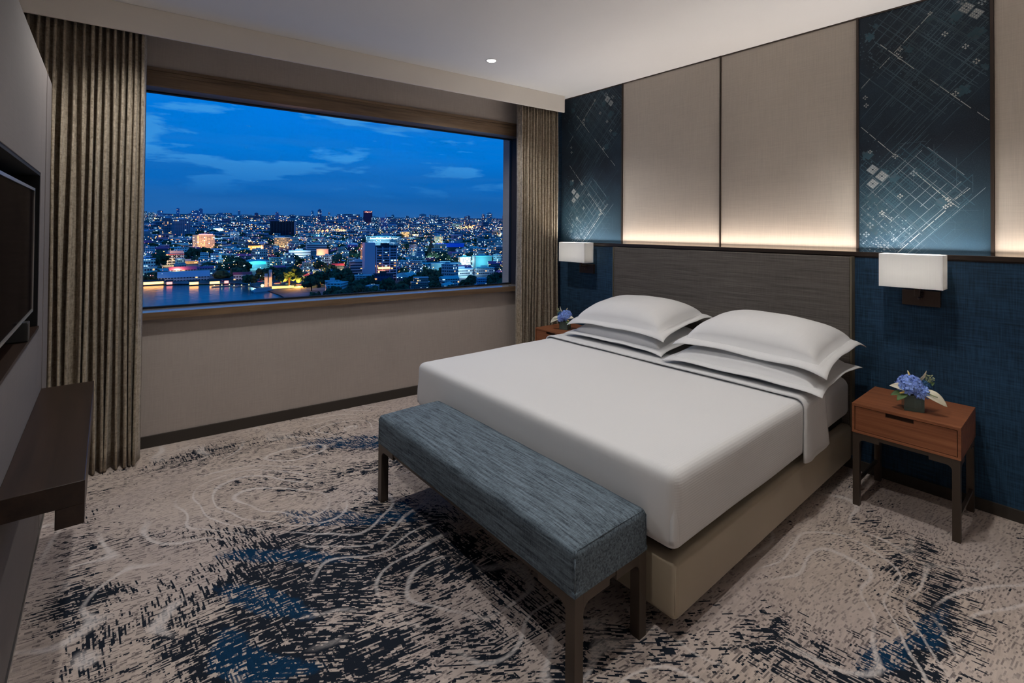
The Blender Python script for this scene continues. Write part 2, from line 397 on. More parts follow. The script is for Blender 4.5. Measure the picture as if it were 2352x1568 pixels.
    o = link('floor', me, t.mat); tag(o, kind='structure')
    return o
carpet()

# ------------------------------------------------------------------ room shell
PH = 0.0938                       # the window wall stands a few degrees off square
def facade(o): o.rotation_euler = (0, 0, -PH); return o
def struct(o): return tag(o, kind='structure')
GL, SILL, HEAD, OY0, OY1 = -.15, .893, 2.385, -3.62, -.36
mb = MB()
mb.box(-.30, 0, -4.6, .2, -.1, SILL-.03); mb.box(-.30, 0, -4.6, .2, HEAD+.02, 2.8)
mb.box(-.30, 0, OY1, .2, SILL-.03, HEAD+.02); mb.box(-.30, 0, -4.6, OY0, SILL-.03, HEAD+.02)
struct(facade(mb.build('wall_left', M['wall'])))
struct(MB().box(-1.2, 5.7, -4.5, .25, CEIL, CEIL+.1).build('ceiling', M['ceiling']))
struct(facade(MB().box(.262, .2794, -4.45, -.004, 2.634, CEIL).build('trim_1', M['fascia'], bevel=.003)))
struct(MB().box(-.1, 5.7, 0, .25, -.02, 1.300).box(-.1, 5.7, .082, .25, 1.300, CEIL).build('wall_back', [M['bluewall']]))
struct(MB().box(-.8, 5.7, -4.30, -4.20, -.05, CEIL).build('wall_front', M['wall_plain']))
struct(MB().box(5.5, 5.7, -4.3, .2, -.05, CEIL).build('wall_right', M['wall_plain']))
struct(MB().box(.1, 5.5, -.012, 0, 0, .062).build('baseboard_back', M['skirting'], bevel=.002))
struct(facade(MB().box(0, .012, -4.4, -.02, 0, .077).build('baseboard_left', M['skirting'], bevel=.002)))
# ledge over the lower wall with a slot for the light strip
struct(MB().box(.2, 5.5, -.010, .004, 1.308, 1.334).box(.2, 5.5, .0006, .004, 1.29, 1.31).build('trim_2', M['dark_trim'], bevel=.002))
strip = NT('warm_led_strip'); strip.set(Base_Color=(1, .9, .8)); strip.bsdf.inputs['Emission Color'].default_value = (1, .80, .60, 1); strip.bsdf.inputs['Emission Strength'].default_value = 1.5
M['led'] = strip.mat
for xa, xb, lab in ((.96, 2.735, 'warm light strip hidden in the ledge above the headboard'), (3.355, 5.3, 'warm light strip hidden in the ledge right of the patterned panel')):
    o = MB().box(xa, xb, .034, .046, 1.302, 1.331).build('light_strip', M['led']); tag(o, lab, 'light strip')
# narrow cool glow behind the printed panels comes from the same ledge, weaker
strip2 = NT('dim_led_strip'); strip2.bsdf.inputs['Emission Color'].default_value = (.85, .92, 1, 1); strip2.bsdf.inputs['Emission Strength'].default_value = 1.2
for xa, xb, lab in ((.30, .93, 'dim light strip in the ledge below the left printed panel'), (2.755, 3.33, 'dim light strip in the ledge below the right printed panel')):
    o = MB().box(xa, xb, .034, .046, 1.302, 1.331).build('light_strip', strip2.mat); tag(o, lab, 'light strip')

# window: boards, frame, glass
struct(facade(MB().box(-.16, .05, OY0, -.345, .846, SILL-.002).box(-.16, .048, OY0, -.347, SILL-.0025, SILL, 1).build('trim_3', [M['win_wood'], M['sill_top']])))
mb = MB().box(-.16, .012, OY0, -.345, HEAD, 2.49).box(-.01, .022, OY0, -.345, 2.49, 2.512).box(-.01, .017, OY0, -.345, 2.462, 2.468)
struct(facade(mb.build('trim_4', M['win_wood'], bevel=.002)))
struct(facade(MB().box(-.16, .004, OY1-.005, OY1+.012, SILL, HEAD).box(-.16, .004, OY0-.012, OY0+.005, SILL, HEAD).build('trim_5', plain('jamb_paint', (.030, .022, .020), .7))))
wf = empty('window_1', (0, 0, 0)); facade(wf); struct(wf)
t_ = .016
MB().box(GL-.02, GL+.02, OY0, OY1, SILL, SILL+.012).box(GL-.02, GL+.02, OY0, OY1, HEAD-.008, HEAD)\
    .box(GL-.02, GL+.02, OY0, OY0+.008, SILL, HEAD).box(GL-.02, GL+.02, OY1-.008, OY1, SILL, HEAD).build('window_frame', M['black'], wf)
g = NT('clear_glass'); g.N.remove(g.bsdf)
tr = g.N.new('ShaderNodeBsdfTransparent'); gs = g.N.new('ShaderNodeBsdfGlossy'); gs.inputs['Roughness'].default_value = 0.0; mxs = g.N.new('ShaderNodeMixShader')
tr.inputs[0].default_value = (.97, .98, .985, 1); mxs.inputs[0].default_value = .003
g.L.new(tr.outputs[0], mxs.inputs[1]); g.L.new(gs.outputs[0], mxs.inputs[2]); g.L.new(mxs.outputs[0], g.out.inputs[0])
MB().box(GL-.004, GL+.004, OY0+.006, OY1-.006, SILL+.01, HEAD-.006).build('pane', g.mat, wf)

# upper panels on the headboard wall
YP = .060
def art_mat():
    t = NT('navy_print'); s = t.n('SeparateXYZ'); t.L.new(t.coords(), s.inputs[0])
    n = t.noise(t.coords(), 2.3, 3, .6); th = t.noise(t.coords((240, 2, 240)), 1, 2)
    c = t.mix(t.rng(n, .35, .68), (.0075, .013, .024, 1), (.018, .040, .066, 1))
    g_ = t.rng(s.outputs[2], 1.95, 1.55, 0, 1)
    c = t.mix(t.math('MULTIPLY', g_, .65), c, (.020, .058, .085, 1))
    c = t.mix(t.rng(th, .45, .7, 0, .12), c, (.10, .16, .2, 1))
    t.base(c); t.set(Roughness=.6); return t.mat
M['art'] = art_mat()
M['ink1'] = plain('print_blue_grey', (.050, .082, .105), .6, var=.35, vs=9)
M['ink2'] = plain('print_silver_grey', (.40, .40, .38), .6, var=.3, vs=20)
M['ink3'] = plain('print_teal', (.032, .075, .10), .6, var=.3, vs=9)
M['ink4'] = plain('print_pale', (.20, .23, .25), .6, var=.35, vs=12)
def art_panel(x0, x1, label, mats, shift=0, clip0=None):
    rnd = random.Random(11)
    z0, z1 = 1.300, CEIL-.004
    mb = MB(); mb.box(x0, x1, YP, YP+.02, z0, z1, 0)
    lay = [0]
    def quad(cx, cz, L, w, ang, mi):
        # a flat printed stroke lying a hair proud of the panel, clipped to it
        lay[0] += 1; y = YP-.0004-.0000004*lay[0]
        c, s = cos(ang), sin(ang)
        # clip stroke length against panel edges
        t0, t1 = -L/2, L/2
        for d, p, lo, hi in ((c, cx, x0+.004, x1-.004), (s, cz, z0+.02, z1-.004)):
            if abs(d) < 1e-6:
                if p < lo or p > hi: return
                continue
            a, b = (lo-p)/d, (hi-p)/d
            if a > b: a, b = b, a
            t0 = max(t0, a); t1 = min(t1, b)
        if t1-t0 < .002: return
        h = w/2
        P_ = [(cx+c*t0-s*-h, cz+s*t0+c*-h), (cx+c*t1-s*-h, cz+s*t1+c*-h), (cx+c*t1-s*h, cz+s*t1+c*h), (cx+c*t0-s*h, cz+s*t0+c*h)]
        P_ = [(min(max(q[0], x0+.003), x1-.003), min(max(q[1], z0+.015), z1-.003)) for q in P_]
        mb.add([(q[0], y, q[1]) for q in P_], [(0, 1, 2, 3)], mi)
    A, B = math.radians(48), math.radians(-48)
    def grid(cx, cz, ha, hb, na, nb, mi, w=.0035, jit=.25):
        # lattice of two stroke families inside a diamond
        for k in range(na):
            o_ = (k/(na-1)-.5)*2*hb+rnd.uniform(-1, 1)*.006
            q = 1.0
            quad(cx+cos(B)*o_+cos(A)*rnd.uniform(-jit, jit)*ha*.4, cz+sin(B)*o_+sin(A)*rnd.uniform(-jit, jit)*ha*.4, 2*ha*rnd.uniform(.55, 1.05)*q, w*rnd.uniform(.6, 1.3), A, mi)
        for k in range(nb):
            o_ = (k/(nb-1)-.5)*2*ha+rnd.uniform(-1, 1)*.006
            quad(cx+cos(A)*o_+cos(B)*rnd.uniform(-jit, jit)*hb*.4, cz+sin(A)*o_+sin(B)*rnd.uniform(-jit, jit)*hb*.4, 2*hb*rnd.uniform(.5, 1.05), w*rnd.uniform(.6, 1.3), B, mi)
    def flower(cx, cz, s, mi, big=False):
        # four small petals round a point, or four such clusters on a tile
        if s > .055 and not big:
            quad(cx, cz, s*.80, s*.80, A, 4 if mi == 2 else 3)
            for k in range(4): flower(cx+cos(k*PI/2)*s*.27, cz+sin(k*PI/2)*s*.27, s*.42, mi, True)
            quad(cx, cz, s*.13, s*.13, A, 0); return
        for k in range(4):
            quad(cx+cos(k*PI/2)*s*.30, cz+sin(k*PI/2)*s*.30, s*.24, s*.24, A, mi)
        quad(cx, cz, s*.10, s*.10, A, mi)
    X = lambda x: x+shift
    # upper lattice
    grid(X(3.16), 2.50, .30, .26, 24, 24, 1, .0026); grid(X(3.10), 2.58, .34, .30, 9, 9, 1, .005)
    grid(X(3.05), 2.78, .20, .25, 10, 10, 1, .003)
    grid(X(2.95), 1.63, .30, .24, 26, 26, 3, .0030); grid(X(2.98), 1.66, .25, .22, 10, 10, 4, .0026)
    grid(X(2.86), 1.44, .17, .22, 16, 16, 1, .003); grid(X(2.80), 1.70, .14, .24, 12, 12, 3, .003)
    for cx0, cz0, h, n, mi in ((3.16, 2.50, .24, 150, 1), (2.95, 1.63, .23, 190, 3), (2.84, 1.45, .15, 110, 4), (2.80, 2.60, .10, 50, 1), (2.79, 1.85, .14, 60, 1), (3.25, 2.68, .10, 50, 3)):
        for k in range(n):
            p, q = rnd.uniform(-1, 1)*h, rnd.uniform(-1, 1)*h; p = round(p/.0125)*.0125; q = round(q/.0125)*.0125
            quad(X(cx0+cos(A)*p+cos(B)*q), cz0+sin(A)*p+sin(B)*q, rnd.uniform(.003, .009), rnd.uniform(.003, .009), A, mi)
    # fading parallel strokes in the dark middle
    for k in range(34):
        f = k/33; quad(X(2.80+.28*f+rnd.uniform(-.05, .12)), 2.28-.30*f+rnd.uniform(-.12, .14), rnd.uniform(.05, .30), rnd.uniform(.0015, .003), math.radians(50), 1)
    for k in range(16):
        quad(X(rnd.uniform(3.0, 3.32)), rnd.uniform(1.45, 2.0), rnd.uniform(.04, .16), .0018, PI/2 if rnd.random() < .7 else 0, 1)
    for k in range(10):
        quad(X(3.10+rnd.uniform(-.15, .2)), 1.6+rnd.uniform(-.25, .35), rnd.uniform(.15, .4), .002, A if rnd.random() < .6 else B, 3)
    # soft teal squares
    for cx, cz, s in ((2.80, 2.66, .05), (2.79, 1.93, .06), (3.22, 2.24, .06), (3.28, 2.54, .07), (3.20, 2.66, .06), (2.81, 1.66, .06), (2.81, 1.50, .05), (3.02, 1.80, .045), (3.13, 1.625, .055), (2.92, 1.78, .05),
                      (2.87, 1.82, .04), (3.32, 2.35, .05), (2.99, 2.53, .045), (2.83, 2.72, .03), (2.83, 1.45, .05), (2.78, 1.44, .04), (3.08, 2.68, .03), (2.85, 1.60, .04)):
        quad(X(cx), cz, s*.72, s*.72, A, 3)
        for k in range(7): quad(X(cx+rnd.uniform(-.5, .5)*s), cz+rnd.uniform(-.5, .5)*s, s*.22, s*.22, A, 3)
        for k in range(3): quad(X(cx+rnd.uniform(-.4, .4)*s), cz+rnd.uniform(-.4, .4)*s, s*.25, s*.25, A, 1)
    # bright strokes
    for xa, za, xb, zb, w in ((2.851, 2.60, 3.017, 2.406, .0035), (3.084, 2.332, 3.257, 2.133, .0035), (3.28, 2.11, 3.334, 2.048, .003), (2.847, 2.454, 2.90, 2.51, .003), (2.92, 2.53, 3.085, 2.708, .0035),
                              (2.754, 2.352, 2.801, 2.404, .003), (2.754, 2.109, 2.924, 1.913, .0035), (3.009, 1.812, 3.175, 1.622, .0035), (3.175, 1.622, 3.206, 1.593, .003), (2.935, 1.335, 3.16, 1.59, .0038),
                              (3.19, 1.64, 3.253, 1.70, .003), (2.86, 1.57, 2.91, 1.52, .003)):
        n = 4
        for k in range(n):
            fa, fb = k/n, (k+rnd.uniform(.75, 1.0))/n
            ax, az, bx, bz = xa+(xb-xa)*fa, za+(zb-za)*fa, xa+(xb-xa)*fb, za+(zb-za)*fb
            quad(X((ax+bx)/2), (az+bz)/2, math.hypot(bx-ax, bz-az), w, math.atan2(bz-az, bx-ax), 2)
    # flower tiles
    for cx, cz, s, mi in ((2.813, 1.839, .060, 2), (2.859, 1.795, .062, 2), (2.813, 1.752, .058, 2), (3.238, 2.690, .062, 2), (3.278, 2.645, .058, 2), (3.22, 2.735, .05, 4), (3.30, 2.70, .04, 4),
                          (3.149, 2.574, .034, 2), (3.234, 2.479, .034, 2), (3.277, 2.386, .034, 2), (3.193, 2.228, .034, 2), (2.948, 2.542, .028, 2), (2.932, 2.515, .028, 2), (2.948, 2.492, .028, 2), (3.085, 2.712, .026, 2),
                          (2.947, 1.67, .032, 2), (2.859, 1.573, .032, 2), (2.924, 1.908, .032, 2), (2.80, 1.95, .026, 2), (3.160, 1.64, .03, 2), (3.172, 1.615, .03, 2), (3.150, 1.600, .03, 2), (2.775, 2.29, .03, 2), (2.78, 2.24, .03, 2),
                          (2.80, 1.498, .04, 4), (2.78, 1.44, .04, 4), (2.87, 1.365, .045, 4), (2.84, 1.38, .035, 4), (2.915, 1.41, .03, 4), (3.01, 1.80, .04, 4)):
        flower(X(cx), cz, s, mi)
    o = mb.build('wall_art_panel', mats, recalc=False)
    tag(o, label, 'wall panel', 'navy printed panels with silver lattice pattern')
    return o
AM = [M['art'], M['ink1'], M['ink2'], M['ink3'], M['ink4']]
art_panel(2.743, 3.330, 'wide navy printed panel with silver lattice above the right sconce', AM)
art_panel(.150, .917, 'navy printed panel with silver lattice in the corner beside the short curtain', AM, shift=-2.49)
for xa, xb, lab in ((.931, 1.843, 'beige linen wall panel left of the centre joint above the bed'), (1.853, 2.729, 'beige linen wall panel right of the centre joint above the bed'), (3.346, 5.45, 'beige linen wall panel at the right edge of the wall')):
    tag(MB().box(xa, xb, YP, YP+.02, 1.300, CEIL-.004).build('fabric_wall_panel', M['panel_beige'], bevel=.002), lab, 'wall panel', 'beige fabric panels above the ledge')
mb = MB()
for x, w in ((.924, .012), (1.848, .008), (2.736, .012), (3.338, .014)): mb.box(x-w/2, x+w/2, .050, .08, 1.302, CEIL)
mb.box(.20, 5.45, .054, .08, CEIL-.008, CEIL)  # dark strip stands in for the shadow line under the ceiling
struct(mb.build('trim_6', M['dark_trim']))

# ------------------------------------------------------------------ downlights
def downlight(i, x, y, watts, cone):
    labs = ['round recessed downlight glowing in the ceiling by the window', 'round recessed downlight in the ceiling by the long curtain', 'round recessed downlight in the ceiling over the right nightstand',
            'round recessed downlight in the ceiling over the bench', 'added fill downlight in the ceiling, outside the view']
    t = empty('downlight', (x, y, CEIL)); tag(t, labs[i], 'downlight')
    n = 28; vs = []; fs = []
    prof = [(.048, -.001), (.046, -.004), (.038, -.004), (.034, .000)]
    for r, z in prof: vs += [(r*cos(2*PI*k/n), r*sin(2*PI*k/n), z) for k in range(n)]
    for q in range(len(prof)-1): fs += [(q*n+k, q*n+(k+1) % n, (q+1)*n+(k+1) % n, (q+1)*n+k) for k in range(n)]
    MB().add(vs, fs).build('ring', M['ceiling'], t, True)
    MB().cyl((0, 0, -.0035), (0, 0, -.001), .033, n=24).build('lens', M['lens'], t)
    s = spot('lamp', (0, 0, -.015), watts, cone, .55, parent=t)
e_ = NT('downlight_lens'); e_.bsdf.inputs['Emission Color'].default_value = (1, .95, .85, 1); e_.bsdf.inputs['Emission Strength'].default_value = 14; M['lens'] = e_.mat
for i, a in enumerate(DOWNLIGHTS): downlight(i, *a)

# ------------------------------------------------------------------ curtains
def curtain(y0, y1, folds, seed, label, cx0=.185, cx1=.20, amp=.055, ztop=2.70):
    rnd = random.Random(seed)
    n = folds*14; nz = 26
    w = [rnd.uniform(.75, 1.3) for _ in range(folds)]; tot = sum(w)
    bounds = [0]
    for q in w: bounds.append(bounds[-1]+q/tot)
    am = [rnd.uniform(.75, 1.15) for _ in range(folds)]
    ph = [rnd.uniform(0, 6) for _ in range(folds)]
    vs = []; fs = []
    for k in range(nz+1):
        zf = k/nz; z = .012+(ztop-.012)*zf
        for i in range(n+1):
            s = i/n; j = min(folds-1, max(0, next((q for q in range(folds) if s <= bounds[q+1]), folds-1)))
            l = (s-bounds[j])/(bounds[j+1]-bounds[j])
            sw = (1-zf)*.012*sin(ph[j]+zf*4)
            a = amp*am[j]*(1+.18*(1-zf))
            wv = .5-.5*cos(2*PI*l); wv = wv**.42
            x = cx0+(cx1-cx0)*(1-zf) - a + 2*a*wv + .006*sin(zf*9+ph[j])
            y = y0+(y1-y0)*s + sw*sin(PI*l) + .012*sin(2*PI*l)*(y1-y0)/abs(y1-y0)
            vs.append((x, y, z))
    for k in range(nz):
        for i in range(n): a = k*(n+1)+i; fs.append((a, a+1, a+n+2, a+n+1))
    mb = MB(); mb.add(vs, fs); o = mb.build('curtain', M['curtain'], None, True)
    so = o.modifiers.new('cloth', 'SOLIDIFY'); so.thickness = .003
    facade(o); tag(o, label, 'curtain', None)
    return o
curtain(-4.10, -3.372, 19, 5, 'long khaki curtain hanging beside the television wall', .18, .235, .037)
curtain(-.50, -.03, 13, 8, 'long khaki curtain hanging in the corner by the headboard wall', .19, .20, .034)

# ------------------------------------------------------------------ television wall unit
TY = -3.776
tu = empty('media_wall', (0, TY, 0)); tag(tu, 'tall taupe panelled media wall with a dark recess for the television', 'wall unit')
NX, NZ0, NZ1 = .725, 1.018, 1.685
mb = MB()
mb.box(NX, 5.2, -.17, 0, .03, NZ0-.012); mb.box(NX, 5.2, -.17, 0, NZ1, 2.178)
mb.box(.540, NX, -.17, 0, .03, 2.178)
mb.build('panelling', M['tv_panel'], tu, bevel=.002)
MB().box(.28, .500, -.17, 0, .03, 2.178).build('end_panel', M['tv_panel'], tu, bevel=.002)
MB().box(.500, .540, -.17, -.012, .03, 2.17).box(.30, 5.2, -.16, -.02, 0, .03).build('shadow_gap', M['black'], tu)
MB().box(.30, 5.2, -.012, .004, .0, .018).build('floor_strip', M['steel'], tu)
MB().box(NX, 5.2, -.17, -.150, NZ0, NZ1).build('recess_back', M['black'], tu)
MB().box(NX-.001, 5.2, -.150, .003, NZ0-.012, NZ0).build('recess_shelf', M['walnut_dark'], tu)
MB().box(NX, 5.2, -.15, -.002, NZ1-.012, NZ1).box(NX, NX+.010, -.15, -.002, NZ0, NZ1-.012).build('recess_lining', M['black'], tu)
tv = empty('television', (.765, TY-.018, 1.085)); tag(tv, 'flat black television with a thin silver frame in the wall recess', 'television')
MB().box(0, 1.45, -.045, 0, .004, .530).build('casing', plain('tv_black', (.01, .01, .011), .4), tv, bevel=.003)
scr = NT('dark_glossy_screen'); scr.base((.010, .007, .007)); scr.set(Roughness=.09); scr.bsdf.inputs['Specular IOR Level'].default_value = .03; scr.bsdf.inputs['IOR'].default_value = 1.05
MB().box(.010, 1.44, 0, .0015, .016, .518).build('screen', scr.mat, tv)
MB().box(0, 1.45, -.002, .005, .519, .530).box(0, 1.45, -.002, .005, .004, .014).box(0, .008, -.002, .005, .014, .519).build('bezel', M['steel'], tv)
for x in (.30, 1.15): MB().box(x, x+.05, -.04, .022, -.066, .006).build('foot', plain('tv_foot', (.05, .05, .05), .3, .6), tv, bevel=.003)
# floating console under it
cs = empty('wall_console', (.55, TY, 0)); tag(cs, 'dark walnut floating console shelf fixed to the media wall', 'console')
L_ = 1.205
MB().box(0, L_, .001, .187, .632, .700).build('top_board', M['walnut_dark'], cs, bevel=.0015)
MB().box(0, L_, .122, .187, .573, .632).build('front_apron', M['walnut_dark'], cs, bevel=.0015)

# ------------------------------------------------------------------ bed
BX0, BX1, BY0, BY1 = .915, 2.737, -2.0, -.062
hb = empty('headboard', (BX0, -.003, 0)); tag(hb, 'dark taupe headboard with fine horizontal ribs behind the pillows', 'headboard')
rb = rbox(.012, BX1-BX0-.012, -.058, -.002, .10, 1.302, .006, .1); rb.build('cushion', M['headboard'], hb, True)
M['edge'] = plain('olive_edge_cloth', (.13, .112, .080), .6)
MB().box(0, .011, -.060, 0, .10, 1.304).build('side_edge', M['edge'], hb, bevel=.002)
MB().box(BX1-BX0-.011, BX1-BX0, -.060, 0, .10, 1.304).build('side_edge', M['edge'], hb, bevel=.002)
bed = empty('bed', (0, 0, 0)); tag(bed, 'wide low bed base in taupe leatherette under a white mattress', 'bed')
def basedisp(q, n):
    if n.z > .3: q = q+Vector((0, 0, -.004*(1-abs(n.z))))
    return q
rbox(BX0+.004, BX1, BY0, BY1, .075, .288, .022, .08, basedisp).build('base', M['leather'], bed, True)
for sx in (BX0+.004, BX1):   # corner seams of the upholstery
    for k in (0,): MB().cyl((sx-(.007 if sx > 2 else -.007), BY0+.007, .10), (sx-(.007 if sx > 2 else -.007), BY0+.007, .272), .002, n=8).build('corner_seam', M['leather'], bed, True)
MB().box(BX0+.12, BX1-.10, BY0+.14, BY1-.02, .0, .076).build('plinth', M['black'], bed)
MB().box(BX0+.05, BX1-.05, BY0+.05, BY1-.01, .28, .345).build('slat_support', M['black'], bed)
def soft(amp, f, seed=0):
    def d(q, n):
        v = mnoise.noise(Vector((q.x*f+seed, q.y*f, q.z*f)))
        return q + n*amp*v
    return d
rbox(BX0+.010, BX1-.006, BY0+.02, BY1-.004, .335, .575, .055, .035, soft(.004, 3, 4)).build('mattress', M['sheet'], bed, True)
# top cover: rounded shell over the mattress, foot and both long sides
def cover(x0, x1, y0, y1, z0, z1, r, name, label, mat, open_head=True, dz=None, amp=.004, seed=2):
    def d(q, n):
        v = mnoise.noise(Vector((q.x*2.2+seed, q.y*2.2, q.z*5)))*amp
        q = q+n*v
        if q.z < z0+.03 and dz: q.z += dz(q)
        return q
    mb = rbox(x0, x1, y0, y1, z0, z1, r, .03, d)
    keep = []
    for f in mb.f:
        c = sum((Vector(mb.v[i]) for i in f), Vector())/len(f)
        if c.z < z0+.004+(0 if not dz else .0) and abs(c.x-(x0+x1)/2) < (x1-x0)/2-.03 and c.y > y0+.03: continue
        if open_head and c.y > y1-.002-r*.3: continue
        keep.append(f)
    mb.f = keep; mb.m = [0]*len(keep)
    o = mb.build(name, mat, None, True)
    s = o.modifiers.new('cloth', 'SOLIDIFY'); s.thickness = .006; s.offset = 0
    tag(o, label, 'bedding'); return o
cover(BX0-.006, BX1+.008, BY0-.018, -.60, .325, .600, .040, 'bed_cover', 'smooth white bed cover with fine ribs wrapped around the mattress', M['duvet'])
# vertical mitre fold at the two foot corners
for sx, sg in ((BX1+.010, 1), (BX0-.008, -1)):
    mb = MB(); n = 12; pts = []
    for k in range(n+1):
        z = .352+(.575-.352)*k/n; b = .007*sin(PI*min(1, k/n+.15))
        pts.append((sx-sg*.010, BY0-.012, z, b))
    vs = []; fs = []
    for k, (x, y, z, b) in enumerate(pts):
        q = 1-(k/n)**2*.9; vs += [(x+sg*.008*q-sg*.006*(1-q), y+.030, z), (x+sg*(.004+b)*q-sg*.014*(1-q), y-.002+.012*(1-q), z), (x-sg*.012, y-(.006+b*.4)*q+.012*(1-q), z)]
    for k in range(n):
        for j in range(2): a = k*3+j; fs.append((a, a+1, a+4, a+3))
    mb.add(vs, fs)
    o = mb.build('corner_fold', M['duvet'], bpy.data.objects['bed_cover'], True); so = o.modifiers.new('c', 'SOLIDIFY'); so.thickness = .004
# turned-down band
def dz(q): return -.016 if q.z < .36 else 0
def turn_down():
    xa, xb, ya, yb = BX0-.013, BX1+.016, -.868, -.600
    prof = []  # across the bed: left hem, over the top, right hem
    z0, z1, r = .307, .611, .045
    k = 8
    for i in range(9): prof.append((xa, z0+(z1-r-z0)*i/8))
    for i in range(1, k): a = PI-PI/2*i/k; prof.append((xa+r+r*cos(a), z1-r+r*sin(a)))
    for i in range(41): prof.append((xa+r+(xb-xa-2*r)*i/40, z1))
    for i in range(1, k): a = PI/2-PI/2*i/k; prof.append((xb-r+r*cos(a), z1-r+r*sin(a)))
    for i in range(9): prof.append((xb, z1-r-(z1-r-z0)*i/8))
    m = 12; vs = []; fs = []
    for j in range(m+1):
        f = j/m; y = ya+(yb-ya)*f
        lift = .007*(1-min(1, f*3))**2
        for i, (x, z) in enumerate(prof):
            side = max(0, (z1-z)/(z1-z0))
            wob = mnoise.noise(Vector((x*3, y*4, z*3)))*.003
            yy = y+.055*side*(1 if f > .5 else .35)*f - .012*side*(1-f)
            top = -.010*max(0, f-.3) if z > z1-.01 else 0
            hem = .010*sin(f*PI*1.3) if side > .9 else 0
            vs.append((x+(wob+.004*sin(f*9))*(1 if x > 1.8 else -1)*side, yy, z+wob*(1-side)+top+lift*(1-side)*.6-hem))
    n = len(prof)
    for j in range(m):
        for i in range(n-1): a = j*n+i; fs.append((a, a+1, a+n+1, a+n))
    # rolled front hem
    o = MB().add(vs, fs).build('turned_sheet', M['duvet'], None, True)
    s = o.modifiers.new('cloth', 'SOLIDIFY'); s.thickness = .009; s.offset = 1
    tag(o, 'white sheet band folded back across the bed below the pillows', 'bedding')
turn_down()

def pillow(cx, cy, cz, a, b, H, label, tilt=(0, 0, 0), seed=0, droop=.03, Hb=None, fl=.052):
    Hb = H*.45 if Hb is None else Hb
    n = 44; vs = []; fs = []
    def prof(u, v):
        iu, iv = u/(1-fl/a), v/(1-fl/b)
        if abs(iu) >= 1 or abs(iv) >= 1: return 0
        return ((1-abs(iu)**2.8)*(1-abs(iv)**2.8))**.46
    Rz = Matrix.Rotation(tilt[2], 4, 'Z') @ Matrix.Rotation(tilt[0], 4, 'X') @ Matrix.Rotation(tilt[1], 4, 'Y')
    for side in (1, -1):
        for j in range(n+1):
            for i in range(n+1):
                u = -1+2*i/n; v = -1+2*j/n
                u = math.copysign(abs(u)**.85, u); v = math.copysign(abs(v)**.85, v)
                pinch = 1-.055*(1-u*u)*abs(v)**3; pinch2 = 1-.055*(1-v*v)*abs(u)**3
                x = a*u*pinch2; y = b*v*pinch
                h = prof(u, v)
                e = max(abs(u), abs(v))**6
                corner = (abs(u)*abs(v))**6
                z = (H if side > 0 else -Hb)*h + side*.002
                iu_, iv_ = abs(u)/(1-fl/a), abs(v)/(1-fl/b); mm = max(iu_, iv_); z -= .006*math.exp(-((mm-1.0)/.03)**2)*side
                z += -droop*e*.6 - droop*corner*.7 + .010*e*mnoise.noise(Vector((u*2.2+seed, v*2.2, seed)))
                z += h*.006*mnoise.noise(Vector((u*3+seed, v*3, 1.5)))
                vs.append(Rz @ Vector((x, y, z)))
        b0 = 0 if side > 0 else (n+1)**2
        for j in range(n):
            for i in range(n):
                q = b0+j*(n+1)+i
                fs.append((q, q+1, q+n+2, q+n+1) if side > 0 else (q, q+n+1, q+n+2, q+1))
    m = (n+1)**2
    for i in range(n):
        for p, q in ((i, i+1), (n*(n+1)+i+1, n*(n+1)+i)): fs.append((p, m+p, m+q, q))
        for p, q in (((i+1)*(n+1), i*(n+1)), (i*(n+1)+n, (i+1)*(n+1)+n)): fs.append((p, m+p, m+q, q))
    o = MB().add(vs, fs).build('pillow', M['sheet'], None, True); o.location = (cx, cy, cz)
    tag(o, label, 'pillow'); return o
pillow(1.435, -.440, .680, .440, .330, .085, 'lower white pillow under another on the window side of the bed', (math.radians(3), 0, 0), 1, .022, .070)
pillow(2.372, -.510, .680, .450, .325, .085, 'lower white pillow under another on the nightstand side near the camera', (math.radians(3), 0, 0), 2, .022, .070)
pillow(1.440, -.420, .812, .435, .335, .118, 'top white pillow on the window side of the bed', (math.radians(7), math.radians(-1), .0), 3, .045, .055)
pillow(2.392, -.450, .812, .432, .330, .123, 'top white pillow on the nightstand side, overlapping its neighbour', (math.radians(6), math.radians(1), 0), 4, .045, .055)

# ------------------------------------------------------------------ bench
BE = (1.215, -2.418, 2.645, -2.038)
bn = empty('bench', ((BE[0]+BE[2])/2, (BE[1]+BE[3])/2, 0)); tag(bn, 'long upholstered blue-grey bench with bronze metal legs at the foot of the bed', 'bench')
hx, hy = (BE[2]-BE[0])/2, (BE[3]-BE[1])/2
def seatd(q, n):
    if q.z > .40:
        e = max(0, 1-(abs(q.x)/hx)**6)*max(0, 1-(abs(q.y)/hy)**3); q = q+Vector((0, 0, .022*e))
    if q.z < .33 and n.z < 0:
        q = Vector((hx*(1 if q.x > 0 else -1) if abs(q.x) > hx-.02 else q.x, hy*(1 if q.y > 0 else -1) if abs(q.y) > hy-.02 else q.y, q.z))
    return q+n*.002*mnoise.noise(q*6)
rbox(-hx, hx, -hy, hy, .305, .452, .020, .03, seatd).build('seat_cushion', M['bench'], bn, True)
def tube(pts, r, name, mat, parent, n=8):
    mb = MB()
    for p, q in zip(pts, pts[1:]): mb.cyl(p, q, r, n=n)
    return mb.build(name, mat, parent, True)
for s in (1, -1):
    e = hx-.004; h = hy-.014
    tube([(s*e, -hy+.004, .315), (s*e, -hy+.004, .430), (s*(e-.004), -h, .447), (s*(e-.004), 0, .450), (s*(e-.004), h, .447), (s*e, hy-.004, .430), (s*e, hy-.004, .315)], .0028, 'piping', M['bench'], bn)
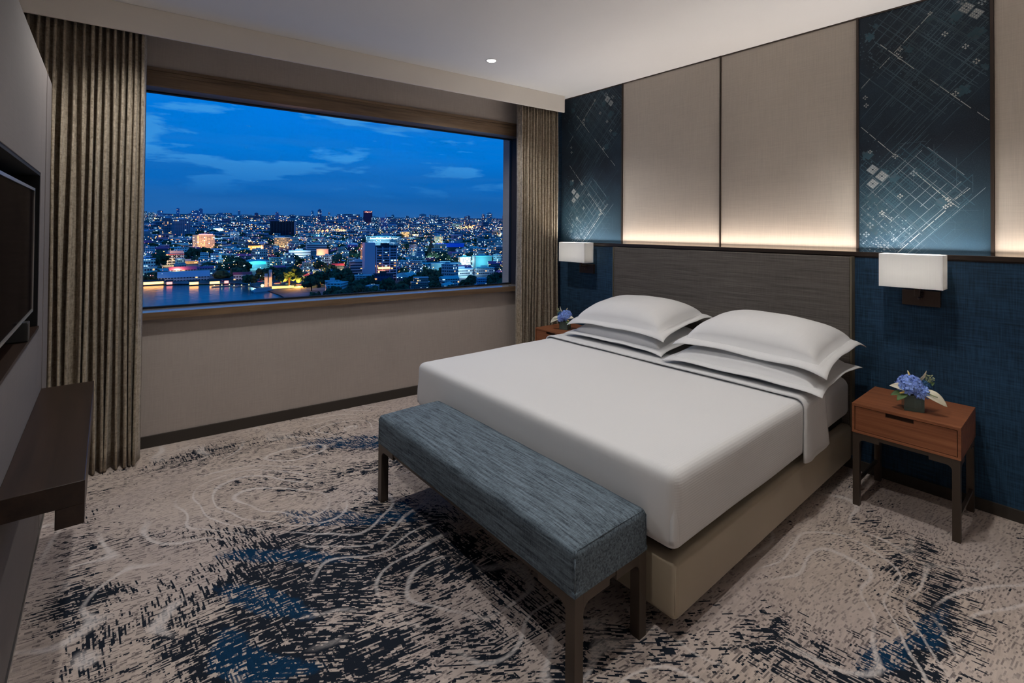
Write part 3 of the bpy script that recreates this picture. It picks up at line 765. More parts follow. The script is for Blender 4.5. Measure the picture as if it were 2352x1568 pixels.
def leg_frame(parent, hx, hy, zt, th, lw, mat, gus=.035, step=.16, zr=.022):
    """four square legs with a curved gusset under the rail, thin rails between them"""
    for sx in (-1, 1):
        for sy in (-1, 1):
            x0, x1 = sorted((sx*hx, sx*(hx-lw))); y0, y1 = sorted((sy*hy, sy*(hy-lw)))
            mb = MB().box(x0, x1, y0, y1, 0, zt)
            # bracket along x
            def arc(a, sgn):
                pts = [(a, zt), (a+sgn*step, zt), (a+sgn*step, zt-th)]
                c0, c1 = a+sgn*gus, zt-th-gus
                for k in range(7): t = PI/2*k/6; pts.append((c0-sgn*0+sgn*(-gus*sin(t)), zt-th-gus+gus*cos(t)))
                return pts
            mb.prism(arc(x1 if sx < 0 else x0, -sx), 'y', y0+.004 if sy > 0 else y0, y1 if sy > 0 else y1-.004)
            a = y1 if sy < 0 else y0
            pts = arc(a, -sy) if abs(2*hy) > .3 else arc(a, -sy)
            mb.prism([(p, z) for p, z in pts], 'x', x0+.004 if sx > 0 else x0, x1 if sx > 0 else x1-.004)
            mb.build('leg', mat, parent, bevel=.0015)
    for sy in (-1, 1):
        y0, y1 = sorted((sy*(hy-.003), sy*(hy-lw*.8))); MB().box(-hx+lw, hx-lw, y0, y1, zt-zr, zt-.001).build('rail', mat, parent)
    for sx in (-1, 1):
        x0, x1 = sorted((sx*(hx-.003), sx*(hx-lw*.8))); MB().box(x0, x1, -hy+lw, hy-lw, zt-zr, zt-.001).build('rail', mat, parent)
leg_frame(bn, hx-.002, hy-.002, .306, .034, .040, M['metal'], .032, .13, .018)

# ------------------------------------------------------------------ nightstands
def nightstand(x0, label):
    y0, y1, W = -.467, -.036, .434
    t = empty('nightstand', (x0+W/2, (y0+y1)/2, 0)); tag(t, label, 'nightstand', 'walnut nightstands beside the bed')
    hx, hy = W/2, (y1-y0)/2
    zb, zt = .386, .540
    mb = MB().box(-hx, hx, -hy, hy, zt-.014, zt).box(-hx, hx, -hy, hy, zb, zb+.012).box(-hx, -hx+.012, -hy, hy, zb+.012, zt-.014).box(hx-.012, hx, -hy, hy, zb+.012, zt-.014).box(-hx+.012, hx-.012, hy-.01, hy, zb+.012, zt-.014)
    mb.build('body', M['walnut'], t, bevel=.001)
    # drawer front with a slot cut into its upper edge
    xa, xb, za, zz = -hx+.015, hx-.015, zb+.015, zt-.017
    sx0, sx1, sh = -.072, .042, .020
    yf = -hy+.004
    d = MB().box(xa, xb, yf, yf+.016, za, zz-sh).box(xa, sx0, yf, yf+.016, zz-sh, zz).box(sx1, xb, yf, yf+.016, zz-sh, zz).box(xa, xb, yf+.05, yf+.054, za, zz, 0)
    dr = d.build('drawer', M['walnut'], t)
    MB().box(sx0, sx1, yf+.012, yf+.05, zz-sh-.002, zz).build('finger_slot', plain('slot_shade', (.03, .012, .006), .6), dr)
    leg_frame(t, hx-.003, hy-.003, zb, .034, .030, M['metal'], .022, .085, .020)
    for s in (-1, 1):
        xx = sorted((s*(hx-.006), s*(hx-.020))); MB().box(xx[0], xx[1], -hy+.03, hy-.03, .105, .120).build('stretcher', M['metal'], t)
    return t
nightstand(2.846, 'walnut nightstand with metal legs on the near side of the bed, fully in view')
nightstand(.335, 'walnut nightstand in the corner by the curtain, half hidden behind the bed')

# ------------------------------------------------------------------ sconces
def shade_mat():
    t = NT('white_linen_shade'); t.N.remove(t.bsdf)
    tx = t.coords((260, 260, 6)); n = t.rng(t.noise(tx, 1, 2), .3, .7, .975, 1.0)
    col = t.mix(1.0, (.92, .915, .90, 1), n, 'MULTIPLY')
    df = t.N.new('ShaderNodeBsdfDiffuse'); tl = t.N.new('ShaderNodeBsdfTranslucent'); mx = t.N.new('ShaderNodeMixShader'); mx.inputs[0].default_value = .16
    t.L.new(col, df.inputs[0]); t.L.new(col, tl.inputs[0]); t.L.new(df.outputs[0], mx.inputs[1]); t.L.new(tl.outputs[0], mx.inputs[2]); t.L.new(mx.outputs[0], t.out.inputs[0])
    return t.mat
M['shade'] = shade_mat()
def sconce(x0, x1, bx0, bx1, label):
    cx = (x0+x1)/2; t = empty('wall_sconce', (cx, 0, 1.150)); tag(t, label, 'wall lamp', 'white box shade wall lamps beside the bed')
    h = (x1-x0)/2; ya, yb, H = -.170, -.045, .184
    th = .003
    mb = MB().box(-h, h, ya, ya+th, 0, H).box(-h, h, yb-th, yb, 0, H).box(-h, -h+th, ya+th, yb-th, 0, H).box(h-th, h, ya+th, yb-th, 0, H)
    mb.build('lamp_shade', M['shade'], t)
    MB().box(-h+.004, h-.004, ya+.004, yb-.004, .006, .009).build('diffuser', M['shade'], t)
    b0, b1 = bx0-cx, bx1-cx; bc = (b0+b1)/2
    MB().box(b0, b1, -.026, 0, -.108, -.020).build('back_plate', M['metal2'], t, bevel=.002)
    MB().box(bc-.012, bc+.012, -.10, -.026, -.046, -.030).box(bc-.012, bc+.012, -.115, -.095, -.046, .006).build('arm', M['metal2'], t, bevel=.001)
    MB().cyl((bc-.004, -.026, -.066), (bc-.004, -.040, -.066), .009, n=16).cyl((bc-.004, -.040, -.066), (bc+.008, -.046, -.058), .004, n=8).build('switch_knob', M['metal2'], t, True)
    l = bpy.data.lights.new('bulb', 'POINT'); l.energy = 4.7; l.color = (1, .95, .87); l.shadow_soft_size = .03
    for dx in (-h*.45, h*.45):
        o = bpy.data.objects.new('bulb', l); COL.objects.link(o); o.location = (dx, (ya+yb)/2, .100); o.parent = t
sconce(2.896, 3.172, 2.972, 3.140, 'white box shade wall lamp above the near nightstand')
sconce(.345, .675, .482, .658, 'white box shade wall lamp above the corner nightstand')

# ------------------------------------------------------------------ flowers
vg = NT('dark_water_glass'); vg.base((.30, .42, .38)); vg.set(Roughness=.05); vg.bsdf.inputs['Transmission Weight'].default_value = .75; vg.bsdf.inputs['IOR'].default_value = 1.3
M['vase'] = vg.mat
M['petal_blue'] = plain('hydrangea_blue', (.25, .39, .86), .6, var=.35, vs=60)
M['petal_teal'] = plain('thistle_blue', (.03, .10, .22), .6, var=.35, vs=60)
M['petal_white'] = plain('anthurium_white', (.74, .70, .55), .35, 0, .5, var=.1, vs=30)
M['spadix'] = plain('spadix_yellow', (.70, .52, .16), .5)
M['leaf'] = plain('leaf_green', (.11, .19, .075), .45, var=.3, vs=30)
M['leaf_pale'] = plain('bud_pale_green', (.36, .42, .24), .6)
M['stems'] = plain('dark_stems', (.012, .028, .012), .6)
def bouquet(loc, rz, label, mirror=False):
    rnd = random.Random(3)
    t = empty('flower_vase', loc, rz); tag(t, label, 'flower vase', 'small glass vases of blue and white flowers')
    s = .040; w = .0035; H = .082
    MB().box(-s, s, -s, -s+w, 0, H).box(-s, s, s-w, s, 0, H).box(-s, -s+w, -s+w, s-w, 0, H).box(s-w, s, -s+w, s-w, 0, H).box(-s+w, s-w, -s+w, s-w, 0, .010).build('vase', M['vase'], t, bevel=.001)
    mb = MB()
    for k in range(12):
        a = rnd.uniform(0, 6.28); r = rnd.uniform(.005, .026); mb.cyl((r*cos(a), r*sin(a), .014), (r*cos(a+1)*.8, r*sin(a+1)*.8, .10), .0032, n=6)
    for k in range(5):   # leaf wrapped inside the glass
        a = k*1.256; mb.box(-.022, .022, -.001, .001, .014, .074, 0, Matrix.Rotation(a, 4, 'Z') @ Matrix.Translation((0, .028, 0)))
    mb.build('stems', M['stems'], t)
    mx = -1 if mirror else 1
    def head(cx, cy, cz, R, n, mat, name, ps):
        mb = MB(); mb.ball((cx, cy, cz), R*.80, 10, 7)
        for k in range(n):
            z = 1-1.55*(k+.5)/n; a = k*2.39996; q = math.sqrt(max(0, 1-z*z))
            d = Vector((q*cos(a), q*sin(a), z)); p = Vector((cx, cy, cz))+d*R*rnd.uniform(.9, 1.07)
            u = d.orthogonal().normalized(); v = d.cross(u); rr = rnd.uniform(0, 1.5)
            for j in range(4):
                an = rr+j*PI/2; e = u*cos(an)+v*sin(an); f = -u*sin(an)+v*cos(an); L = ps*rnd.uniform(.8, 1.15); lift = d*rnd.uniform(.1, .35)*L
                mb.add([p, p+e*L*.55+f*L*.42+lift*.5, p+e*L+lift, p+e*L*.55-f*L*.42+lift*.5], [(0, 1, 2, 3)])
        return mb.build(name, mat, t, recalc=False)
    head(-.014*mx, -.012, .122, .052, 90, M['petal_blue'], 'hydrangea_bloom', .019)
    head(.028*mx, -.026, .098, .034, 44, M['petal_blue'], 'hydrangea_bloom', .016)
    head(.046*mx, .012, .122, .030, 50, M['petal_teal'], 'thistle_bloom', .015)
    def spathe(base, tip, width, nrm, cup, name='anthurium_bloom', mat=None):
        base = Vector(base); tip = Vector(tip); ax = tip-base; L = ax.length; ax.normalize(); nrm = Vector(nrm); sd = ax.cross(nrm).normalized(); nr = sd.cross(ax)
        vs = []; fs = []; n = 9; m = 6
        for i in range(n+1):
            f = i/n; wd = width*(sin(PI*min(1, f*.97+.06))**.6)*(1-f*.35) if f < 1 else 0
            wd = max(wd, .0005)
            for j in range(m+1):
                g_ = -1+2*j/m
                vs.append(base+ax*L*f+sd*wd*g_+nr*(cup*(g_*g_)*wd/width + .10*L*sin(PI*f)-.12*L*f*f))
        for i in range(n):
            for j in range(m): a = i*(m+1)+j; fs.append((a, a+1, a+m+2, a+m+1))
        o = MB().add(vs, fs).build(name, mat or M['petal_white'], t, True, recalc=False); so = o.modifiers.new('t', 'SOLIDIFY'); so.thickness = .0012
        return o
    b1 = spathe((.035*mx, -.030, .108), (.125*mx, -.068, .062), .031, (.2*mx, -.75, .6), .008)
    b2 = spathe((-.028*mx, -.030, .100), (-.098*mx, -.040, .122), .026, (-.1*mx, -.6, .75), .014)
    b3 = spathe((.002*mx, 0, .140), (.062*mx, .004, .200), .011, (.6*mx, -.8, -.2), .006)
    b4 = spathe((-.006*mx, .0, .140), (-.020*mx, .0, .196), .006, (0, -1, 0), .006)
    MB().cyl((-.004*mx, -.004, .135), (-.018*mx, -.004, .192), .0042, .0022, 8).build('spadix', M['spadix'], b4, True)
    MB().cyl((-.036*mx, -.046, .098), (-.062*mx, -.060, .090), .006, .004, 8).build('spadix', M['spadix'], b2, True)
    MB().cyl((.050*mx, -.050, .105), (.085*mx, -.068, .096), .0035, .0025, 8).build('spadix', M['leaf_pale'], b1, True)
    for base, tip, wd in (((-.030*mx, -.036, .090), (-.075*mx, -.062, .055), .020), ((-.045*mx, -.030, .088), (-.098*mx, -.040, .072), .016), ((.055*mx, .010, .120), (.090*mx, .020, .150), .016), ((.04*mx, -.02, .095), (.085*mx, -.01, .070), .018), ((.0, .03, .10), (.03*mx, .08, .12), .018)):
        spathe(base, tip, wd, (0, -.6, .8), .004, 'leaf', M['leaf'])
    mb = MB()
    for k in range(16):
        a = rnd.uniform(0, 6.28); r = rnd.uniform(.003, .022); c = (.070*mx+r*cos(a), .012+r*sin(a)*.6, .172+rnd.uniform(-.014, .014)); mb.cyl((.052*mx, .006, .125), c, .0007, n=5); mb.ball(c, .0035, 6, 4)
    mb.build('bud_spray', M['leaf_pale'], t)
    return t
bouquet((3.078, -.335, .540), .35, 'glass cube vase of blue and white flowers on the near nightstand')
bouquet((.560, -.300, .540), .35, 'glass cube vase of blue and white flowers on the corner nightstand', True)

#CITY
# ------------------------------------------------------------------ the city outside
def gz(D): return -60+.03*max(0, D-600)
def polar(az, D):
    a = math.radians(az); return Vector((CAM.x-sin(a)*D, CAM.y+cos(a)*D, gz(D)))
def shore(az):   # distance at which the river bank starts
    T = [(30, 250), (70, 300), (73.2, 380), (74.2, 446), (75.0, 461), (75.8, 494), (77.5, 548), (79.1, 604), (82.1, 614), (85.0, 628), (87.5, 642), (100, 700), (125, 760)]
    for (a, d), (b, e) in zip(T, T[1:]):
        if a <= az <= b: return d+(e-d)*(az-a)/(b-a)
    return 300
def facade_mat(name, c, lit=.12, warm=.5, fh=3.2, ww=2.8, glass=(.02, .05, .09), strength=2.2, wallf=.5, vary=0.0, em=None):
    t = NT(name); s = t.n('SeparateXYZ'); t.L.new(t.coords(), s.inputs[0])
    oi = t.n('ObjectInfo')
    u = t.math('DIVIDE', t.math('ADD', t.math('ADD', s.outputs[0], s.outputs[1]), 200.3), ww); v = t.math('DIVIDE', s.outputs[2], fh)
    fu = t.math('FRACT', u); fv = t.math('FRACT', v)
    win = t.math('MULTIPLY', t.math('GREATER_THAN', fu, .28), t.math('MULTIPLY', t.math('GREATER_THAN', fv, .30), t.math('LESS_THAN', fv, .30+wallf)))
    cell = t.n('CombineXYZ'); t.put(cell.inputs[0], t.math('FLOOR', u)); t.put(cell.inputs[1], t.math('FLOOR', v)); t.put(cell.inputs[2], t.math('MULTIPLY', oi.outputs['Random'], 50))
    wn = t.n('TexWhiteNoise'); t.L.new(cell.outputs[0], wn.inputs['Vector'])
    on = t.math('MULTIPLY', win, t.math('LESS_THAN', wn.outputs['Value'], lit))
    sp = t.n('SeparateXYZ'); t.L.new(wn.outputs['Color'], sp.inputs[0])
    wl = t.mix(t.math('LESS_THAN', sp.outputs[1], warm), (.55, .85, 1.0, 1), (1, .50, .18, 1))
    wall = (*c, 1)
    if vary:
        h = t.n('HueSaturation'); h.inputs['Color'].default_value = wall
        t.put(h.inputs['Hue'], t.rng(oi.outputs['Random'], 0, 1, .5-vary*.35, .5+vary*.35)); t.put(h.inputs['Value'], t.rng(t.math('FRACT', t.math('MULTIPLY', oi.outputs['Random'], 7.3)), 0, 1, .35, 1.25)); wall = h.outputs[0]
    t.base(t.mix(win, wall, (*glass, 1))); t.set(Roughness=.7)
    t.put(t.bsdf.inputs['Emission Color'], wl)
    t.put(t.bsdf.inputs['Emission Strength'], t.math('MULTIPLY', on, t.rng(sp.outputs[2], 0, 1, strength*.15, strength)))
    if em:   # lamp wash on these facades is put into wall emission
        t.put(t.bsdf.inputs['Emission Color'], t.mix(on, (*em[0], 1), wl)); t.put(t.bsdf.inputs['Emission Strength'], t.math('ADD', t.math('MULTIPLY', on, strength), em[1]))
    t.mat.cycles.emission_sampling = 'NONE'
    return t.mat
def flat(name, c, rough=.8):
    t = NT(name); t.base(c); t.set(Roughness=rough); return t.mat
def glow(name, c, s):
    t = NT(name); t.base((0, 0, 0)); t.bsdf.inputs['Emission Color'].default_value = (*c, 1); t.bsdf.inputs['Emission Strength'].default_value = s
    t.mat.cycles.emission_sampling = 'NONE'; return t.mat
FM = dict(
    grey=facade_mat('grey_facade', (.30, .50, .54), .12, .45, vary=.25), pale=facade_mat('pale_facade', (.62, .86, .90), .12, .4, vary=.12),
    lilac=facade_mat('lilac_facade', (.78, .52, .62), .05), office=facade_mat('office_facade', (.25, .58, .66), .22, .3, vary=.2),
    dim=facade_mat('dim_facade', (.10, .20, .26), .05, .6, vary=.3))
ROOF = [flat('teal_roof', (.20, .66, .70)), flat('blue_roof', (.30, .58, .80)), flat('grey_roof', (.50, .62, .68)), flat('red_roof', (.70, .10, .14)), flat('dark_roof', (.03, .05, .07)), flat('purple_roof', (.42, .12, .30))]
GLW = dict(warm=glow('warm_city_light', (1, .45, .13), 5.5), white=glow('white_city_light', (.75, .95, 1), 4.0), yel=glow('green_yellow_light', (.95, .95, .42), 2.2), pink=glow('pink_city_light', (1, .30, .28), 2.6), blue=glow('soft_blue_light', (.25, .60, 1), 1.0))

# ground and river
rnd = random.Random(21)
azs = [30+.75*i for i in range(127)]
Ds = [0, .01, .03, .06, .1, .15, .22, .3, .4, .55, .75, 1]
vs = []; fs = []
for a in azs:
    r0 = shore(a)
    for q in Ds:
        D = r0+(9500-r0)*q**1.6; p = polar(a, D); vs.append(p)
m = len(Ds)
for i in range(len(azs)-1):
    for j in range(m-1): k = i*m+j; fs.append((k, k+1, k+m+1, k+m))
gm = NT('dark_city_ground'); c_ = gm.coords((1, 1, 1))
n1 = gm.noise(c_, .02, 5, .7); n2 = gm.noise(c_, .11, 4, .7)
gm.base(gm.mix(gm.rng(n1, .4, .6), (.03, .08, .085, 1), (.15, .26, .30, 1))); gm.set(Roughness=.9)
tag(MB().add(vs, fs).build('land', gm.mat, recalc=False), kind='structure')
rv = NT('river_water'); rv.base((.001, .12, .17)); rv.set(Roughness=.20); rv.bsdf.inputs['Specular IOR Level'].default_value = .12
rv.bump(rv.noise(rv.coords((.35, 1.0, 1), (0, 0, .2)), .22, 3), .35, .6)
vs = [polar(a, D)*1 for a in (60, 75, 90, 105, 125) for D in (120, 900)]
vs = [(v.x, v.y, -60.6) for v in vs]
tag(MB().add(vs, [(2*i, 2*i+1, 2*i+3, 2*i+2) for i in range(4)]).build('river', rv.mat, recalc=False), kind='structure')

def at(x, y, turn=0, z=None):
    """an Empty on the city ground at x, y whose -Y side looks back at the hotel"""
    d = Vector((CAM.x-x, CAM.y-y)); D = d.length
    return (x, y, gz(D)-1.5 if z is None else z), math.atan2(d.y, d.x)+PI/2+turn
def building(x, y, w, h, dep, wall, roofm, label, roof='flat', turn=.35, plant=True, fins=0, group=None):
    loc, rz = at(x, y, turn); t = empty('building', loc, rz); tag(t, label, 'building', group)
    w = w/(abs(cos(turn))+abs(sin(turn))*min(1, dep/w))*1.02
    h += 1.5
    MB().box(-w/2, w/2, 0, dep, 0, h).build('walls', wall, t)
    mb = MB()
    if roof == 'flat':
        mb.box(-w/2-.4, w/2+.4, -.4, dep+.4, h, h+.8)
        if plant: mb.box(-w*.2, w*.15, dep*.3, dep*.7, h+.8, h+3.2)
    elif roof == 'gable': mb.prism([(-.8, h), (dep+.8, h), (dep/2, h+w*.14)], 'x', -w/2-.8, w/2+.8)
    elif roof == 'arch': mb.prism([(-w/2*1.03+w*1.03*k/12, h+w*.10*sin(PI*k/12)) for k in range(13)], 'y', -1, dep+1)
    mb.build('roof', roofm, t)
    return t
B = building
def bands(t, w, y, z0, n, step, hgt, mat, name='balcony_row', x0=0):
    for k in range(n): MB().box(x0-w/2, x0+w/2, y-.9, y, z0+k*step, z0+k*step+hgt).build(name, mat, t)
white = flat('white_render', (.62, .60, .66)); lil = flat('lilac_render', (.95, .60, .70)); dk = flat('dark_cladding', (.012, .02, .035)); pinkr = flat('pink_render', (.70, .48, .52))
# apartment slab on the near bank
t = B(-512, 241, 27, 41, 14, facade_mat('slab_facade', (.10, .11, .16), .13, .7, 3.1, 3.4, (.01, .02, .04), 2.0), ROOF[4], 'tall apartment slab with a pale lilac end wall, tallest on the near bank', turn=.25)
bands(t, 24, 0, 6, 12, 3.0, .9, lil)
for x in (-12, -5, 3, 11): MB().box(x-.6, x+.6, -1.0, -.4, 3, 42).build('pier', lil, t)
MB().box(-25.0, -13.6, -2, 12, 0, 46.5).build('end_wall', lil, t)
MB().box(-10, 3, -1.6, -.95, 17, 19).box(-10, -2, -1.6, -.95, 13, 14.6).build('lit_terrace', GLW['warm'], t)
t = B(-556, 226, 20, 21, 14, FM['dim'], ROOF[2], 'lower apartment wing with curved white balcony rows beside the tall slab', turn=.1); bands(t, 19, 0, 3, 6, 3.3, 1.5, white)
MB().box(7, 10, -2.2, -.9, 0, 21).build('stair_panel', pinkr, t)
t = B(-735, 312, 14, 30, 10, facade_mat('orange_lit_facade', (.5, .3, .2), .3, .9, em=((1, .35, .12), .28)), ROOF[4], 'narrow orange-lit block rising behind the lower apartment wing')
t = B(-1054, 490, 80, 25, 40, FM['office'], ROOF[0], 'wide terraced office building with rows of white lights behind the slab', turn=.05)
for k, ww in enumerate((76, 70, 60)): MB().box(-ww/2, ww/2, -1.5, -.2, 5+k*8, 7.0+k*8).build('lit_floor', GLW['blue'] if k != 2 else GLW['white'], t)
for x in (-30, -8, 14, 26): MB().ball((x, -2, 17+((x*7) % 9)), 1.3, 6, 4).build('lamp', GLW['white'], t)
t = B(-1731, 445, 76, 46, 30, dk, ROOF[4], 'black windowless block with vertical fins in the middle distance', turn=.03, plant=False)
for k in range(9): MB().box(-36+k*9-.5, -36+k*9+.5, -1.2, 0, 0, 46).build('fin', flat('fin_blue', (.05, .09, .15)) if k == 0 else bpy.data.materials['fin_blue'], t)
MB().box(34, 40, -1.5, 10, 0, 47).build('stair_tower', flat('stair_grey', (.3, .3, .4)), t)
t = B(-1129, 147, 36, 29, 18, facade_mat('hotel_facade', (.7, .5, .42), .25, .8, 3.0, 3.0, (.12, .08, .07), 1.6, em=((1, .55, .33), .30)), ROOF[2], 'warm floodlit hotel block with pale striped facade', turn=.5)
MB().box(-14, 12, -1, 1, 30.5, 32.4).build('lit_crown', GLW['pink'], t)
t = B(-3258, 1397, 60, 93, 40, facade_mat('maroon_facade', (.16, .04, .12), .03, .6, 8, 6), ROOF[5], 'dark maroon tower with a lit crown on the skyline', turn=.03); MB().box(-22, 24, -2, 0, 86, 90).build('lit_crown', GLW['pink'], t)
MB().box(-34, 34, -3, 0, -2, 3).build('lit_base', GLW['warm'], t)
t = B(-840, 71, 24, 14, 12, FM['pale'], ROOF[3], 'white stepped riverside block, left of the warm hotel', turn=.3); MB().box(-6, 11, 2, 12, 15, 21).build('upper_storeys', white, t)
for k in range(3):
    for j in range(3): MB().box(-8+j*5.5, -5.2+j*5.5, -.2, .1, 4+k*4, 6+k*4).build('window', dk, t)
B(-1906, 146, 24, 50, 20, facade_mat('yellow_lit_tower', (.2, .25, .33), .18, 1, 5, 5, strength=3), ROOF[1], 'slim blue tower with a column of yellow lights at the far left')
B(-1747, 168, 46, 49, 24, facade_mat('ribbed_tower', (.34, .34, .46), .04, .5, 4, 5), ROOF[1], 'broad blue-grey tower with vertical ribs at the far left')
B(-1474, 69, 25, 23, 14, FM['pale'], ROOF[1], 'pale blue mid-rise against the long curtain edge')
B(-3357, 148, 30, 62, 20, FM['office'], ROOF[2], 'left one of two thin white-edged towers on the skyline'); B(-3373, 184, 27, 56, 20, FM['office'], ROOF[2], 'right one of two thin white-edged towers on the skyline')
B(-3379, 1306, 150, 66, 50, facade_mat('far_block', (.45, .45, .6), .3, .5, 12, 12, strength=1.6), ROOF[4], 'wide lit block on the skyline left of the maroon tower', turn=.02)
B(-2162, 965, 32, 58, 24, facade_mat('teal_tower', (.08, .34, .40), .3, .1, 4, 4), ROOF[0], 'bright teal tower right of the maroon tower')
t = B(-2154, 1006, 36, 58, 24, facade_mat('violet_tower', (.4, .34, .62), .35, .3, 4.5, 4.5), ROOF[1], 'violet-lit tower with a thin spire beside the teal tower'); MB().cyl((8, 6, 58), (8, 6, 86), 3, .3, 8).build('spire', lil, t)
B(-1521, 790, 32, 16, 14, facade_mat('yellow_block', (.7, .62, .3), .5, 1, 3.5, 5, em=((1, .8, .3), .18)), ROOF[2], 'low yellow-lit block in the middle distance')
B(-1126, 683, 21, 19, 12, facade_mat('cream_lit', (.7, .7, .5), .5, .6, 4, 4, em=((.9, 1, .6), .25)), ROOF[0], 'cream-lit square block right of the brown pagoda')
B(-629, 429, 19, 12, 10, facade_mat('white_lit', (.8, .8, .7), .4, .4, 3, 3, em=((.9, 1, .7), .22)), ROOF[0], 'white-lit low block in front of the teal box')
B(-587, 434, 29, 16, 18, flat('teal_box', (.14, .34, .38)), ROOF[0], 'plain teal box-shaped building near the window edge', turn=.3)
B(-559, 350, 42, 12, 16, facade_mat('terrace2', (.3, .42, .5), .08, .2, 3, 60), ROOF[2], 'long blue-grey building with stepped rows, behind the near terraces', turn=.15)
B(-515, 347, 30, 9, 12, facade_mat('terrace3', (.45, .55, .6), .16, .3), ROOF[1], 'left near terrace building with white balconies', turn=.4)
B(-499, 372, 25, 10, 12, facade_mat('terrace4', (.45, .55, .6), .2, .2), ROOF[0], 'right near terrace building with white balconies', turn=.3)
B(-444, 284, 21, 7, 14, facade_mat('near_white', (.6, .75, .78), .14, .4), ROOF[0], 'near white and teal house at the bottom of the view', roof='gable')
B(-692, 66, 27, 7, 12, FM['pale'], ROOF[5], 'temple hall with purple gabled roof on the river bank', roof='gable', turn=.1)
B(-700, 90, 17, 7, 9, FM['pale'], ROOF[5], 'smaller temple hall with steep purple roof beside the larger one', roof='gable', turn=.1)
B(-742, 158, 50, 5, 40, flat('arena_wall', (.10, .25, .3)), flat('arena_roof', (.10, .75, .85)), 'low arena with a wide curved turquoise roof', roof='arch', turn=.1)
B(-873, 251, 35, 12, 12, facade_mat('striped', (.45, .55, .65), .05, .3, 4, 80, wallf=.4), ROOF[1], 'pair of long striped office slabs, the nearer one', turn=.1)
B(-993, 318, 39, 15, 12, facade_mat('striped2', (.40, .52, .62), .05, .3, 4, 80, wallf=.4), ROOF[0], 'pair of long striped office slabs, the farther one', turn=.1)
B(-848, 281, 19, 16, 6, pinkr, ROOF[4], 'blank lilac gable wall standing right of the striped slabs', turn=.02, plant=False)
B(-452, 159, 13, 11, 9, facade_mat('white_house', (.7, .7, .8), .0, .4, 4.5, 3.2), ROOF[2], 'near white house with square dark windows by the golden tree', turn=.12)
B(-675, 243, 20, 5, 10, FM['dim'], ROOF[3], 'long red-roofed shed in the middle of the view', roof='gable', turn=.1)
B(-1187, 304, 33, 19, 16, facade_mat('amber_windows', (.12, .16, .2), .5, 1, 4, 4, strength=1.8), ROOF[1], 'dark office with amber windows below the black block', turn=.1)
B(-1038, 218, 22, 12, 14, facade_mat('market_glow', (.6, .3, .1), .4, 1, 4, 4, em=((1, .42, .08), 1.0)), ROOF[4], 'orange glowing market hall', roof='gable')
B(-1009, 233, 20, 14, 12, facade_mat('market_grid', (.6, .4, .4), .6, .8, 3.6, 3.6), ROOF[4], 'pink building with a grid of lit windows beside the orange market hall')
B(-1451, 256, 21, 22, 12, FM['pale'], ROOF[1], 'slim pale blue block left of the black block')
B(-887, 566, 58, 8, 20, FM['dim'], flat('cobalt_roof', (.04, .20, .90)), 'long low hall with cobalt blue roof right of the pagoda', roof='gable', turn=.05)
B(-937, 505, 17, 13, 10, facade_mat('pink_low', (.7, .5, .55), .2, .6), ROOF[4], 'small pinkish block left of the pagoda')
B(-461, 214, 19, 14, 10, facade_mat('navy_block', (.02, .08, .2), .03, .5), ROOF[4], 'navy block in front of the tall apartment slab', turn=.15)
B(-839, 86, 28, 4, 6, facade_mat('golden_row', (.6, .4, .2), .3, 1, 2, 2, em=((1, .5, .15), .5)), ROOF[2], 'long low amber-lit row behind the temple halls', turn=.2)
B(-643, 62, 46, 4, 7, FM['pale'], flat('cyan_roof', (.30, .65, .85)), 'long riverside hall with pale cyan roof', roof='gable', turn=.02)
B(-623, 116, 18, 6, 8, FM['pale'], ROOF[3], 'white riverside hall with red roof left of the white pillar', roof='gable', turn=.05)
B(-662, 166, 15, 8, 9, FM['dim'], ROOF[5], 'purple-roofed hall right of the white pillar', roof='gable')
# pagoda
loc, rz = at(-867, 506); t = empty('pagoda', loc, rz); tag(t, 'brown stepped pagoda with a thin spire', 'tower')
br = flat('pagoda_brown', (.30, .12, .06)); mb = MB()
for k, (r, h) in enumerate(((11, 3), (9, 4), (7, 4), (5.4, 4), (4, 4), (3, 4))): z = sum(q[1] for q in ((11, 3), (9, 4), (7, 4), (5.4, 4), (4, 4), (3, 4))[:k]); mb.cyl((0, 0, z), (0, 0, z+h), r, r*.84, 8)
mb.build('tiers', br, t); MB().cyl((0, 0, 23), (0, 0, 40), 2.2, .25, 8).build('spire', br, t)
# white memorial pillars by the water
loc, rz = at(-545, 125); t = empty('memorial', loc, rz); tag(t, 'tall white twin pillar memorial on the river bank', 'monument')
for x in (-2.2, 1.8): MB().box(x-1.5, x+1.5, 0, 3, 0, 17+x).build('pillar', white, t)
MB().box(-4, 4, -1.5, 4, 0, 1.6).build('plinth', pinkr, t)
MB().ball((-5.5, -2, 3), 1.6, 6, 4).build('lamp', GLW['yel'], t)
# riverside pavilions whose fronts emit the lamplight mirrored in the water
for x, y, w, mt, lab in ((-632, 34, 17, 'warm', 'largest orange-lit riverside pavilion, nearest the long curtain'), (-622, 47, 5, 'pink', 'small pink-lit riverside pavilion'), (-606, 67, 8, 'warm', 'second orange-lit riverside pavilion'), (-600, 85, 9, 'warm', 'third orange-lit riverside pavilion'), (-600, 96, 4, 'pink', 'smallest red-lit riverside pavilion')):
    loc, rz = at(x, y, z=-60.4); t = empty('pavilion', loc, rz); tag(t, lab, 'pavilion', 'lit pavilions along the river')
    MB().box(-w/2, w/2, 0, 4, .8, 3.6).build('lit_front', GLW[mt], t); MB().prism([(-1, 3.6), (5, 3.6), (2, 5.6)], 'x', -w/2-1, w/2+1).build('roof', ROOF[4], t); MB().box(-w/2, w/2, -1, 4, 0, .8).build('deck', dk, t)
loc, rz = at(-512, 112, .5, z=-60.6); t = empty('ferry', loc, rz); tag(t, 'long pale ferry moored by the white pillars', 'boat')
